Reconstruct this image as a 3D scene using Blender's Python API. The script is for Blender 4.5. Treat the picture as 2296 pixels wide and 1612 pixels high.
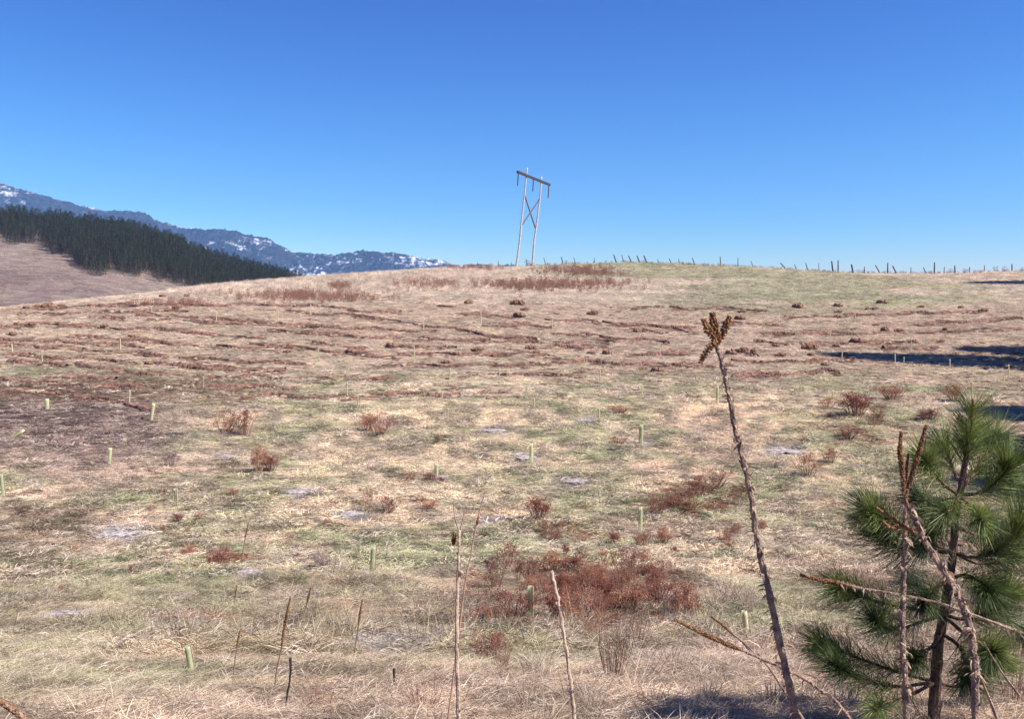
import bpy, math, random
import numpy as np
from mathutils import Vector, Matrix
R = math.radians
sc = bpy.context.scene
C = sc.collection
for o in list(bpy.data.objects): bpy.data.objects.remove(o)

# ------------------------------------------------------------ camera, sky, sun, exposure
FPX = 2253.0; CX, CY = 1148.0, 806.0          # focal length in units of the photo measured 2296 wide
PITCH = math.atan(106 / FPX)
cam_d = bpy.data.cameras.new('camera'); cam = bpy.data.objects.new('camera', cam_d); C.objects.link(cam)
cam_d.sensor_width = 36; cam_d.lens = 36 * FPX / 2296; cam_d.clip_start = 0.05; cam_d.clip_end = 30000
cam.location = (0, 0, 0); cam.rotation_euler = (R(90) - PITCH, 0, 0)
sc.camera = cam
SUN_AZ, SUN_EL = R(108), R(48)                # azimuth measured from the view direction towards the right
S = Vector((math.sin(SUN_AZ) * math.cos(SUN_EL), math.cos(SUN_AZ) * math.cos(SUN_EL), math.sin(SUN_EL)))
w = bpy.data.worlds.new("World"); sc.world = w; w.use_nodes = True
nt = w.node_tree; nt.nodes.clear()
sky = nt.nodes.new('ShaderNodeTexSky'); sky.sky_type = 'NISHITA'; sky.sun_disc = False
sky.sun_elevation = SUN_EL; sky.sun_rotation = SUN_AZ; sky.altitude = 500; sky.air_density = 1.0
sky.dust_density = 0.5; sky.ozone_density = 10.0
bg = nt.nodes.new('ShaderNodeBackground'); bg.inputs[1].default_value = 0.10
wo = nt.nodes.new('ShaderNodeOutputWorld')
EXPO = 1.15
sp = nt.nodes.new('ShaderNodeSeparateColor'); cb = nt.nodes.new('ShaderNodeCombineColor'); nt.links.new(sky.outputs[0], sp.inputs[0])
for ch, (pw, ml) in enumerate(((2.85, .30), (2.25, .33), (1.55, .62))):   # film response of the print to the blue of the sky
    a_ = nt.nodes.new('ShaderNodeMath'); a_.operation = 'POWER'; a_.inputs[1].default_value = pw; nt.links.new(sp.outputs[ch], a_.inputs[0])
    b_ = nt.nodes.new('ShaderNodeMath'); b_.operation = 'MULTIPLY'; b_.inputs[1].default_value = ml / 2 ** EXPO; nt.links.new(a_.outputs[0], b_.inputs[0]); nt.links.new(b_.outputs[0], cb.inputs[ch])
nt.links.new(cb.outputs[0], bg.inputs[0]); nt.links.new(bg.outputs[0], wo.inputs[0])
sl = bpy.data.lights.new('sun', 'SUN'); sl.energy = 5.0; sl.angle = R(0.5); sl.color = (1, 0.955, 0.89)
so = bpy.data.objects.new('sun', sl); C.objects.link(so)
so.rotation_euler = S.to_track_quat('Z', 'Y').to_euler()
sc.view_settings.view_transform = 'Standard'; sc.view_settings.look = 'None'
sc.view_settings.gamma = 1; sc.view_settings.exposure = EXPO
sc.cycles.max_bounces = 6; sc.cycles.volume_bounces = 0; sc.cycles.transparent_max_bounces = 8

rng = np.random.default_rng(7); random.seed(7)

# ------------------------------------------------------------ numpy noise
def vnoise(x, y, seed=0):
    xi = np.floor(x).astype(np.int64); yi = np.floor(y).astype(np.int64)
    fx = x - xi; fy = y - yi
    fx = fx * fx * (3 - 2 * fx); fy = fy * fy * (3 - 2 * fy)
    def h(a, b):
        n = (a * 374761393 + b * 668265263 + seed * 974634777) & 0x7fffffff
        n = ((n ^ (n >> 13)) * 1274126177) & 0x7fffffff
        return ((n ^ (n >> 16)) & 0xffff) / 65535.0
    a = h(xi, yi); b = h(xi + 1, yi); c = h(xi, yi + 1); d = h(xi + 1, yi + 1)
    return (a * (1 - fx) + b * fx) * (1 - fy) + (c * (1 - fx) + d * fx) * fy
def fbm(x, y, seed=0, n=4):
    s = 0; a = .5; t = 0
    for i in range(n):
        s = s + a * vnoise(x * 2 ** i + 17.3 * i, y * 2 ** i - 9.1 * i, seed + i); t += a; a *= .5
    return s / t
def sst(a, b, x):
    t = np.clip((x - a) / (b - a), 0, 1); return t * t * (3 - 2 * t)

# ------------------------------------------------------------ terrain heights
CP, SP = math.cos(PITCH), math.sin(PITCH)
def K(yD):                                     # slope of sight of a photo row
    t = (CY - np.asarray(yD, float)) / FPX
    return (t * CP - SP) / (CP + t * SP)
def proj(x, y, z):
    dep = y * CP - z * SP; dep = np.where(dep < .05, .05, dep)
    return CX + FPX * x / dep, CY - FPX * (y * SP + z * CP) / dep
NY = np.array([0, 2, 3.2, 4.5, 7, 10, 14, 20, 26, 32, 40, 50, 60.])
NZ = np.array([-1.62, -1.64, -1.70, -1.86, -2.55, -3.45, -4.6, -5.85, -6.45, -6.6, -6.2, -5.35, -4.4])
CXS = np.array([-600, -300, 0, 300, 500, 700, 1000, 1160, 1400, 1700, 1900, 2100, 2296, 2700])
CYD = np.array([95, 100, 105, 118, 130, 142, 160, 168, 175, 165, 160, 160, 160, 160.])
CYY = np.array([720, 712, 690, 660, 639, 622, 602, 598, 588, 601, 613, 614, 609, 600.])
RXS = np.array([-900, -400, 0, 100, 200, 300, 350, 450, 550, 680, 760, 900, 1100])
RYY = np.array([428, 458, 492, 502, 510, 527, 540, 578, 606, 640, 682, 715, 740.])
def mono(x, xs, ys):                            # smoothed linear table
    r = 0
    for o, wt in ((-1, .25), (0, .5), (1, .25)):
        r = r + wt * np.interp(x + o * 45, xs, ys)
    return r
def prof(Y):                                    # smooth near profile
    r = 0
    for o, wt in ((-.12, .25), (0, .5), (.12, .25)):
        r = r + wt * np.interp(Y * (1 + o), NY, NZ)
    return r
def H(x, y, rough=True):
    x = np.asarray(x, float); y = np.asarray(y, float)
    r = np.hypot(x, y); az = np.clip(np.arctan2(x, y), -.62, .62)
    xD = CX + FPX * np.tan(az); Y = r * np.cos(az)
    Yc = mono(xD, CXS, CYD); zc = K(mono(xD, CXS, CYY)) * Yc
    z60 = -4.4; z = prof(Y)
    # hermite 60 -> crest, tangent to the line of sight at the crest
    L = Yc - 58; t = np.clip((Y - 58) / L, 0, 1); z58 = prof(np.full_like(Y, 58.)); m0 = .098 * L; m1 = zc / Yc * L
    hz = (2*t**3 - 3*t**2 + 1) * z58 + (t**3 - 2*t**2 + t) * m0 + (-2*t**3 + 3*t**2) * zc + (t**3 - t**2) * m1
    z = np.where(Y > 58, hz, z)
    d = np.clip(Y - Yc, 0, None)
    back = zc + zc / Yc * np.minimum(d, 40) - .0028 * np.minimum(d, 60) ** 2 - .1 * np.clip(d - 60, 0, 90)
    back = np.maximum(back, -16)
    z = np.where(d > 0, back, z)
    # hill on the left, beyond the swale
    zr = K(mono(xD, RXS, RYY)) * 620
    t2 = np.clip((Y - 270) / 350, 0, 1)
    hill = -16 + (zr + 16) * (t2 ** 1.12)
    hill = hill - .12 * np.clip(Y - 620, 0, 500)
    z = np.where(Y > 270, np.maximum(hill, -30 - .0 * Y), z)
    if rough:
        nr = .16 * (fbm(x / 7, y / 7, 3) - .5) * sst(2, 14, r) * (1 - .65 * sst(40, 70, r)) + .13 * (fbm(x / 1.3, y / 1.3, 5) - .5) * sst(1.5, 8, r) * (1 - sst(38, 62, r))
        nr = nr + .30 * (fbm(x / 22, y / 22, 9, 2) - .5) * sst(6, 30, r) * (1 - sst(Yc * .7, Yc * .95, Y))
        nr = nr + 3.0 * (fbm(x / 60, y / 60, 11) - .5) * sst(300, 420, Y)
        z = z + nr
    return z
def ray(xD, yD):
    v = np.array([(xD - CX), FPX * CP + (CY - yD) * SP, -FPX * SP + (CY - yD) * CP]); return v / v[1]
def at(xD, yD, Y=None, maxY=700):
    """point on the ground seen at photo position (or at depth Y on that line of sight)"""
    v = ray(xD, yD)
    if Y is not None: return Vector(v * Y)
    ts = 1.5 * (maxY / 1.5) ** np.linspace(0, 1, 700)
    below = v[2] * ts <= H(v[0] * ts, ts)
    if below.any():
        i = max(1, int(np.argmax(below))); ts = np.linspace(ts[i - 1], ts[i], 12); b2 = v[2] * ts <= H(v[0] * ts, ts); t = ts[int(np.argmax(b2))] if b2.any() else ts[-1]
    else: t = 165.
    return Vector((v[0] * t, t, float(H(v[0] * t, t))))
def ppm(p): return p.y / FPX                    # metres per photo unit at a point

# ------------------------------------------------------------ what grows where: surface colour, with the darkening of one corner put in
STRAW = np.array([.57, .46, .32]); PINK = np.array([.56, .41, .31]); GREEN = np.array([.32, .315, .18])
PURP = np.array([.20, .13, .125]); PALE = np.array([.66, .53, .42]); RUST = np.array([.20, .075, .045])
BROWN = np.array([.25, .16, .105]); GREY = np.array([.42, .38, .37])
SOIL = np.array([.23, .12, .085])
ROWS = [[(44,694),(235,687),(400,685),(600,684),(780,690)],[(0,735),(80,729),(200,728)],[(129,732),(374,742),(493,752),(595,759)],
 [(150,756),(289,762),(391,773),(544,780),(629,783)],[(0,776),(136,780),(238,790),(374,800),(476,807),(697,817)],
 [(170,817),(306,837),(374,841),(578,848),(780,851),(875,852)],[(0,851),(170,865),(330,872)],[(0,875),(136,885),(238,899),(340,919)],
 [(984,686),(1025,688)],[(1018,703),(1072,707),(1174,710)],[(780,697),(900,702)],[(800,712),(940,728),(1052,745),(1120,756),(1205,762)],
 [(865,777),(1025,781)],[(892,795),(1120,796),(1246,796)],[(1222,781),(1358,779)],[(814,820),(1001,820),(1154,818),(1256,817)],
 [(540,890),(780,892),(900,888),(1035,888)],[(1222,716),(1470,731),(1560,748)],[(1410,740),(1487,747)],[(1371,696),(1487,688)],
 [(1642,845),(1815,838),(1880,836)],[(1400,796),(1540,795)],[(1640,790),(1700,797)],[(1500,690),(1720,695)],[(1760,712),(2000,705),(2200,700)],
 [(1700,750),(1900,748),(2100,745),(2290,738)],[(1720,770),(1880,771),(2040,768)],[(640,700),(780,708),(860,716)],[(300,705),(480,715),(640,728)],
 [(600,742),(760,752),(900,760)],[(1240,748),(1400,760),(1500,770)],[(400,824),(560,830)],[(20,810),(150,822)],[(1980,785),(2100,780)],
 [(2050,729),(2290,715)],[(1560,724),(1760,728)],[(1080,730),(1240,734)],[(0,762),(120,766),(330,780)],[(330,716),(520,726),(760,735),(980,745)],[(560,771),(760,790),(900,808)],[(0,795),(200,806),(420,822),(640,833)],[(1040,765),(1200,768),(1380,769)],[(1240,812),(1420,818),(1600,822)],[(1640,808),(1800,812),(1920,806)],[(1380,728),(1560,736)],[(40,707),(230,700),(420,697)],[(940,760),(1100,765)],[(1100,840),(1300,842)],[(100,845),(260,850)],[(420,865),(660,872)],[(700,770),(820,784)],[(200,712),(280,716)]]
RM = np.zeros((1400, 1200)); RM2 = np.zeros((1400, 1200))                     # furrow lines, half resolution
for row in ROWS:
    for (a, b), (c_, d_) in zip(row[:-1], row[1:]):
        for t in np.linspace(0, 1, int(abs(c_ - a)) + 2):
            xx = a + (c_ - a) * t; yy = b + (d_ - b) * t + 3 * math.sin(xx * .043 + b); th = 1.2 + 1.6 * float(vnoise(np.array([xx / 37.]), np.array([b / 7.]), 91)[0]) + (b - 680) * .008
            if float(vnoise(np.array([xx / 23.]), np.array([b / 5.]), 92)[0]) < .24: continue
            j = int(xx / 2)
            if 0 <= j < 1200: RM[int(yy - th * .7):int(yy + th * .7) + 1, j] = 1; RM2[int(yy - th - 1.5):int(yy + th * .6) + 1, j] = 1
def rowmask(xD, yD, wide=False):
    i = np.clip(yD.astype(int), 0, 1399); j = np.clip((xD / 2).astype(int), 0, 1199); return (RM2 if wide else RM)[i, j] * (yD > 660) * (yD < 930) * (xD > -10) * (xD < 2330)
GM = [(270,1197,110,'long flat patch of pale ash grey earth below the two small red weeds'),(150,1388,120,'wide pale grey earth patch near the bottom left corner'),
 (790,1155,70,'pale grey earth patch just left of the cluster of rusty seed heads'),(1290,1082,60,'pale pinkish earth streak right of centre in the mid field'),
 (1755,1014,90,'long pale grey earth streak just right of the tallest dead mullein'),(1180,1028,60,'pale grey earth ring round the foot of the central seedling tube'),
 (1445,996,36,'small pale mound at the foot of a tube right of centre'),(1318,946,44,'small whitish mound with dark ends in the upper mid field'),
 (510,1026,50,'pale grey mound left of the reddish dry bush on the left'),(672,1105,80,'long low pale mound in the left mid field'),
 (1100,1166,50,'pale heap with dark crumbs in the centre mid field'),(860,1468,90,'broad pale heap among the thin dark stalks at bottom left'),
 (990,1072,40,'pale bluish mound beside a faint tube left of centre'),(1108,967,62,'thin pale line of earth above the central tube'),
 (700,1318,16,'tiny bright white clod beside a dark tipped stalk'),(1540,1345,50,'pale heap left of the bleached grass clump'),(560,1288,70,'pale streak of earth below the dark red scrap pile')]
def blob(xD, yD, cx, cy, rx, ry, soft=.5):
    q = ((xD - cx) / rx) ** 2 + ((yD - cy) / ry) ** 2
    return 1 - sst(1 - soft, 1 + soft, q)
def colour(x, y):
    x = np.asarray(x, float); y = np.asarray(y, float); z = H(x, y, False)
    xD, yD = proj(x, y, z); r = np.hypot(x, y)
    ns = .018 * r + .6
    wx = xD + 160 * (fbm(x / 6, y / 6, 21) - .5); 
    wy = yD + 45 * (fbm(x / 5, y / 5, 22) - .5) * np.clip((yD - 600) / 200, .2, 2)
    c = STRAW[None] * np.ones(x.shape + (1,))
    def mix(c, col, m): return c * (1 - m[..., None]) + col * m[..., None]
    n1 = .5 * fbm(x / 1.9, y / 1.6, 31, 5) + .5 * fbm(x / 5.1, y / 4.2, 41, 4); n2 = fbm(x / 1.4, y / 2.0, 32, 4); n3 = fbm(x / 9, y / 11, 33, 4); n4 = fbm(x / 4.0, y / 2.0, 38, 5)
    c = mix(c, PINK, sst(.42, .58, n3) * .8)
    nearf = sst(720, 860, yD)
    c = mix(c, GREEN, sst(.44, .60, n1) * .85 * nearf)
    c = mix(c, BROWN, sst(.52, .68, n4) * .5 * sst(850, 1200, wy))
    c = mix(c, PALE, sst(.55, .72, n2) * .5)
    # furrowed slope: pinkish
    m = sst(655, 700, wy) * (1 - sst(800, 880, wy)); c = mix(c, PINK * 1.0, m * .6)
    # pale upper hill
    m = (1 - sst(655, 700, wy)) * (r < 260); c = mix(c, PALE, m * .85)
    m = blob(wx, wy, 1600, 650, 300, 32); c = mix(c, PALE, m * .7)
    # green crest on the right
    m = np.maximum(blob(wx, wy, 1620, 605, 420, 22, .6), blob(wx, wy, 1840, 655, 380, 42, .7)) * sst(.25, .5, fbm(x / 8, y / 5, 35))
    c = mix(c, GREEN * 1.15, m * .75)
    c = mix(c, GREEN * 1.1, blob(wx, wy, 1400, 592, 260, 9, .6) * .6)
    # dull heavy patch at the left
    m = blob(wx, wy, 90, 960, 330, 95, .7); c = mix(c, PURP, m * .85)
    m = blob(wx, wy, 260, 880, 380, 30, .7); c = mix(c, BROWN * .8, m * .7)
    m = blob(wx, wy, 60, 1190, 180, 60, .7); c = mix(c, BROWN * .75, m * .6)
    m = blob(wx, wy, 0, 1480, 330, 240, .7); c = mix(c, (GREEN * .6 + BROWN * .35), m * .55)  # olive brown cover, with the corner's vignette darkening painted into it
    m = blob(wx, wy, 30, 830, 150, 22, .7); c = mix(c, GREEN * .9, m * .6)
    m = blob(wx, wy, 1280, 1390, 330, 110, .8); c = mix(c, BROWN * .65, m * .7)
    m = blob(wx, wy, 640, 1420, 330, 110, .8); c = mix(c, BROWN, m * .5)
    m = sst(1450, 1560, wy + (xD - 1300) * .08); c = mix(c, PINK * .80 + BROWN * .08, m * .8)
    m = blob(wx, wy, 2150, 1450, 420, 320, .8); c = mix(c, BROWN * .9, m * .5)
    for (a, b, rx, ry) in ((1150, 900, 500, 60), (1150, 1100, 700, 60), (600, 1150, 400, 40), (1700, 920, 220, 50)):
        m = blob(wx, wy, a, b, rx, ry, .8); c = mix(c, STRAW * 1.2, m * .55 * sst(.35, .6, fbm(x / 2.2, y / 2.8, 36)))
    for (a, b, rx, ry) in ((660, 945, 90, 28), (1480, 1110, 330, 60), (330, 1100, 200, 25), (950, 1240, 300, 50), (1700, 1130, 260, 60),
                           (500, 1240, 260, 60), (560, 1350, 200, 30), (1150, 1480, 260, 30), (1800, 1400, 200, 60)):
        m = blob(wx, wy, a, b, rx, ry, .8); c = mix(c, GREEN, m * .75 * sst(.35, .58, fbm(x / 1.8, y / 2.4, 37)))
    c = mix(c, SOIL * .75, rowmask(xD, yD + 3 * (n2 - .5)) * .9)
    for (a, b, wd, _) in GM: c = mix(c, GREY * 1.0, blob(xD + 14 * (n2 - .5), yD, a, b, wd * .55, wd * .13 + 3, .6) * .9)
    # far field on the left hill
    m = (r > 240).astype(float); c = mix(c, np.array([.40, .30, .245]), m)
    m2 = m * sst(.5, .62, fbm(x / 50, y / 22, 40)); c = mix(c, PURP * 1.25, m2 * .6)
    m2 = m * sst(.55, .65, fbm(x / 26, y / 60, 42)); c = mix(c, PALE * .8, m2 * .4)
    return np.clip(c, .01, .9)

# ------------------------------------------------------------ mesh and material helpers
def nodes_of(m): m.use_nodes = True; n = m.node_tree; n.nodes.clear(); return n, n.nodes, n.links
MATS = {}
def mat(name, a, b=None, scale=8., rough=.85, bump=.0, det=6, trans=0., rnd=.0, spec=.25, bscale=None):
    if name in MATS: return MATS[name]
    b = b or tuple(v * .55 for v in a)
    m = bpy.data.materials.new(name); t, N, L = nodes_of(m)
    out = N.new('ShaderNodeOutputMaterial'); p = N.new('ShaderNodeBsdfPrincipled')
    p.inputs['Roughness'].default_value = rough; p.inputs['Specular IOR Level'].default_value = spec
    tc = N.new('ShaderNodeTexCoord'); nz = N.new('ShaderNodeTexNoise'); nz.inputs['Scale'].default_value = scale
    nz.inputs['Detail'].default_value = det; L.new(tc.outputs['Object'], nz.inputs['Vector'])
    cr = N.new('ShaderNodeValToRGB'); cr.color_ramp.elements[0].position = .35; cr.color_ramp.elements[1].position = .65
    cr.color_ramp.elements[0].color = (*b, 1); cr.color_ramp.elements[1].color = (*a, 1)
    L.new(nz.outputs['Fac'], cr.inputs[0]); col = cr.outputs[0]
    if rnd:
        oi = N.new('ShaderNodeObjectInfo'); mr = N.new('ShaderNodeMapRange')
        mr.inputs['To Min'].default_value = 1 - rnd; mr.inputs['To Max'].default_value = 1 + rnd
        L.new(oi.outputs['Random'], mr.inputs[0]); h = N.new('ShaderNodeHueSaturation')
        L.new(mr.outputs[0], h.inputs['Value']); L.new(col, h.inputs['Color']); col = h.outputs[0]
    L.new(col, p.inputs['Base Color'])
    if bump:
        n2 = N.new('ShaderNodeTexNoise'); n2.inputs['Scale'].default_value = bscale or scale * 4; n2.inputs['Detail'].default_value = 8
        L.new(tc.outputs['Object'], n2.inputs['Vector'])
        bp = N.new('ShaderNodeBump'); bp.inputs['Strength'].default_value = bump; bp.inputs['Distance'].default_value = .02
        L.new(n2.outputs['Fac'], bp.inputs['Height']); L.new(bp.outputs[0], p.inputs['Normal'])
    sh = p.outputs[0]
    if trans:
        tr = N.new('ShaderNodeBsdfTranslucent'); mx = N.new('ShaderNodeMixShader'); mx.inputs[0].default_value = trans
        L.new(col, tr.inputs[0]); L.new(sh, mx.inputs[1]); L.new(tr.outputs[0], mx.inputs[2]); sh = mx.outputs[0]
    L.new(sh, out.inputs['Surface']); MATS[name] = m; return m

def mesh(name, V, F, mats, smooth=False, fm=None):
    me = bpy.data.meshes.new(name); me.from_pydata([tuple(v) for v in V], [], F); 
    for m in (mats if isinstance(mats, (list, tuple)) else [mats]): me.materials.append(m)
    if fm is not None: me.polygons.foreach_set('material_index', fm)
    if smooth: me.polygons.foreach_set('use_smooth', [True] * len(me.polygons))
    me.update(); return me
def link(name, me, parent=None, loc=None):
    o = bpy.data.objects.new(name, me); C.objects.link(o)
    if parent is not None: o.parent = parent
    if loc is not None: o.location = loc
    return o
def thing(name, label, cat, loc, group=None, rz=0):
    o = bpy.data.objects.new(name, None); C.objects.link(o); o.location = loc; o.rotation_euler[2] = rz
    o.empty_display_size = .1
    return tag(o, label, cat, group)
def tag(o, label=None, cat=None, group=None, kind=None):
    if label: o['label'] = label
    if cat: o['category'] = cat
    if group: o['group'] = group
    if kind: o['kind'] = kind
    return o
def copy_tree(o, name, loc, rz=0., scl=(1, 1, 1), rx=0., ry=0.):
    c = o.copy(); C.objects.link(c); c.name = name; c.location = loc; c.rotation_euler = (rx, ry, rz); c.scale = scl
    for ch in o.children:
        d = ch.copy(); C.objects.link(d); d.parent = c
    return c
class MB:
    def __init__(s): s.V = []; s.F = []
    def tube(s, pts, rad, n=7, jag=0., cap=True):
        pts = [Vector(p) for p in pts]; b = len(s.V); k = len(pts)
        up = Vector((0, 0, 1)); prev = None
        for i, p in enumerate(pts):
            d = (pts[min(i + 1, k - 1)] - pts[max(i - 1, 0)]); d = d.normalized() if d.length > 1e-9 else up
            a = (d.cross(Vector((.31, .95, .05)))).normalized() if prev is None else (prev - d * prev.dot(d)).normalized()
            prev = a; c = d.cross(a); r = rad[i] if hasattr(rad, '__len__') else rad
            for j in range(n):
                an = 2 * math.pi * j / n; q = r * (1 + jag * random.uniform(-1, 1))
                s.V.append(p + a * (q * math.cos(an)) + c * (q * math.sin(an)))
        for i in range(k - 1):
            for j in range(n):
                s.F.append((b + i * n + j, b + i * n + (j + 1) % n, b + (i + 1) * n + (j + 1) % n, b + (i + 1) * n + j))
        if cap:
            s.F.append(tuple(b + j for j in range(n))[::-1]); s.F.append(tuple(b + (k - 1) * n + j for j in range(n)))
    def diamond(s, p, ax, l, r):
        ax = Vector(ax).normalized(); a = ax.orthogonal().normalized(); c = ax.cross(a); b = len(s.V)
        s.V += [p, p + ax * l * .45 + a * r, p + ax * l * .45 + c * r, p + ax * l * .45 - a * r, p + ax * l * .45 - c * r, p + ax * l]
        for j in range(4):
            s.F.append((b, b + 1 + (j + 1) % 4, b + 1 + j)); s.F.append((b + 5, b + 1 + j, b + 1 + (j + 1) % 4))
    def blade(s, p, q, wd, sag=0., seg=2, wv=None):
        p, q = Vector(p), Vector(q); d = q - p
        wv = (wv or d.cross(Vector((random.gauss(0, 1), random.gauss(0, 1), random.gauss(0, 1))))).normalized() * wd / 2
        b = len(s.V)
        for i in range(seg):
            t = i / seg; c = p + d * t + Vector((0, 0, sag * 4 * t * (1 - t)))
            s.V += [c - wv * (1 - .5 * t), c + wv * (1 - .5 * t)]
        s.V.append(q)
        for i in range(seg - 1): s.F.append((b + 2*i, b + 2*i + 1, b + 2*i + 3, b + 2*i + 2))
        s.F.append((b + 2*seg - 2, b + 2*seg - 1, b + 2*seg))
    def strip(s, pts, wds, wv):
        b = len(s.V); n = len(pts)
        for p, ww in zip(pts, wds): s.V += [Vector(p) - wv * ww / 2, Vector(p) + wv * ww / 2]
        for i in range(n - 1): s.F.append((b + 2*i, b + 2*i + 1, b + 2*i + 3, b + 2*i + 2))
    def build(s, name, m, parent=None, off=None, smooth=False):
        V = s.V if off is None else [v - off for v in s.V]
        return link(name, mesh(name, V, s.F, m, smooth), parent)
def rsm(pts, n):                                # resample and smooth a polyline (Catmull-Rom)
    P = [Vector(p) for p in pts]; P = [P[0] * 2 - P[1]] + P + [P[-1] * 2 - P[-2]]; out = []
    m = len(P) - 3
    for i in range(n):
        t = i / (n - 1) * m; k = min(int(t), m - 1); f = t - k; a, b, c, d = P[k:k + 4]
        out.append(.5 * ((2 * b) + (c - a) * f + (2*a - 5*b + 4*c - d) * f*f + (3*b - a - 3*c + d) * f**3))
    return out

# ------------------------------------------------------------ ground sheet
def attr_mat(name, rough=.95, var=.5, sc1=2.2, sc2=14., bump=.5, typ='GEOMETRY'):
    m = bpy.data.materials.new(name); t, N, L = nodes_of(m)
    out = N.new('ShaderNodeOutputMaterial'); p = N.new('ShaderNodeBsdfPrincipled'); p.inputs['Roughness'].default_value = rough
    p.inputs['Specular IOR Level'].default_value = .1
    at_ = N.new('ShaderNodeAttribute'); at_.attribute_type = typ; at_.attribute_name = 'tint'
    geo = N.new('ShaderNodeNewGeometry')
    n1 = N.new('ShaderNodeTexNoise'); n1.inputs['Scale'].default_value = sc1; n1.inputs['Detail'].default_value = 10; n1.inputs['Roughness'].default_value = .7
    n2 = N.new('ShaderNodeTexNoise'); n2.inputs['Scale'].default_value = sc2; n2.inputs['Detail'].default_value = 8
    L.new(geo.outputs['Position'], n1.inputs['Vector']); L.new(geo.outputs['Position'], n2.inputs['Vector'])
    mr = N.new('ShaderNodeMapRange'); mr.inputs['From Min'].default_value = .35; mr.inputs['From Max'].default_value = .65
    mr.inputs['To Min'].default_value = 1 - var; mr.inputs['To Max'].default_value = 1 + var * .7
    L.new(n1.outputs['Fac'], mr.inputs[0])
    mr2 = N.new('ShaderNodeMapRange'); mr2.inputs['From Min'].default_value = .35; mr2.inputs['From Max'].default_value = .65
    mr2.inputs['To Min'].default_value = 1 - var * .7; mr2.inputs['To Max'].default_value = 1 + var * .5
    L.new(n2.outputs['Fac'], mr2.inputs[0])
    mm = N.new('ShaderNodeMath'); mm.operation = 'MULTIPLY'; L.new(mr.outputs[0], mm.inputs[0]); L.new(mr2.outputs[0], mm.inputs[1])
    n3 = N.new('ShaderNodeTexNoise'); n3.inputs['Scale'].default_value = .22; n3.inputs['Detail'].default_value = 9; n3.inputs['Roughness'].default_value = .65
    mp_ = N.new('ShaderNodeMapping'); mp_.inputs['Scale'].default_value = (.5, 1, 1); L.new(geo.outputs['Position'], mp_.inputs[0]); L.new(mp_.outputs[0], n3.inputs['Vector'])
    mr3 = N.new('ShaderNodeMapRange'); mr3.inputs['From Min'].default_value = .35; mr3.inputs['From Max'].default_value = .65
    mr3.inputs['To Min'].default_value = .62; mr3.inputs['To Max'].default_value = 1.3; L.new(n3.outputs['Fac'], mr3.inputs[0])
    m3 = N.new('ShaderNodeMath'); m3.operation = 'MULTIPLY'; L.new(mm.outputs[0], m3.inputs[0]); L.new(mr3.outputs[0], m3.inputs[1]); mm = m3
    vm = N.new('ShaderNodeVectorMath'); vm.operation = 'SCALE'; L.new(at_.outputs['Color'], vm.inputs[0]); L.new(mm.outputs[0], vm.inputs['Scale'])
    L.new(vm.outputs[0], p.inputs['Base Color'])
    if bump:
        bp = N.new('ShaderNodeBump'); bp.inputs['Strength'].default_value = bump; bp.inputs['Distance'].default_value = .06
        L.new(n2.outputs['Fac'], bp.inputs['Height']); L.new(bp.outputs[0], p.inputs['Normal'])
    L.new(p.outputs[0], out.inputs[0]); return m
M_ground = attr_mat('ground_cover', var=.6)
angs = np.concatenate([np.linspace(-180, -45, 45, endpoint=False), np.linspace(-45, -31, 30, endpoint=False), np.linspace(-31, 31, 460, endpoint=False),
                       np.linspace(31, 45, 30, endpoint=False), np.linspace(45, 180, 45, endpoint=False)])
rads = np.concatenate([[.4, .8, 1.2, 1.6], 2.0 * (200 / 2.0) ** np.linspace(0, 1, 430), 200 * (7000 / 200.) ** np.linspace(0, 1, 90)[1:]])
A, Rr = np.meshgrid(np.radians(angs), rads); gx = Rr * np.sin(A); gy = Rr * np.cos(A); gz = H(gx, gy)
V = np.stack([gx, gy, gz], -1).reshape(-1, 3); V = np.vstack([V, [[0, 0, float(H(0., .01))]]])
na, nr = len(angs), len(rads)
I, J = np.meshgrid(np.arange(nr - 1), np.arange(na), indexing='ij'); J2 = (J + 1) % na
F = np.stack([I * na + J, (I + 1) * na + J, (I + 1) * na + J2, I * na + J2], -1).reshape(-1, 4)
F = [tuple(int(q) for q in f) for f in F] + [(len(V) - 1, j, (j + 1) % na) for j in range(na)]
gme = bpy.data.meshes.new('ground'); gme.from_pydata(V.tolist(), [], F); gme.materials.append(M_ground)
col = np.ones((len(V), 4)); col[:, :3] = colour(V[:, 0], V[:, 1]) * .5  # tint darkened to paint shade in the gaps between grass blades
at_ = gme.attributes.new('tint', 'FLOAT_COLOR', 'POINT'); at_.data.foreach_set('color', col.ravel())
gme.polygons.foreach_set('use_smooth', [True] * len(gme.polygons)); gme.update()
tag(link('ground', gme), kind='structure')

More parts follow.
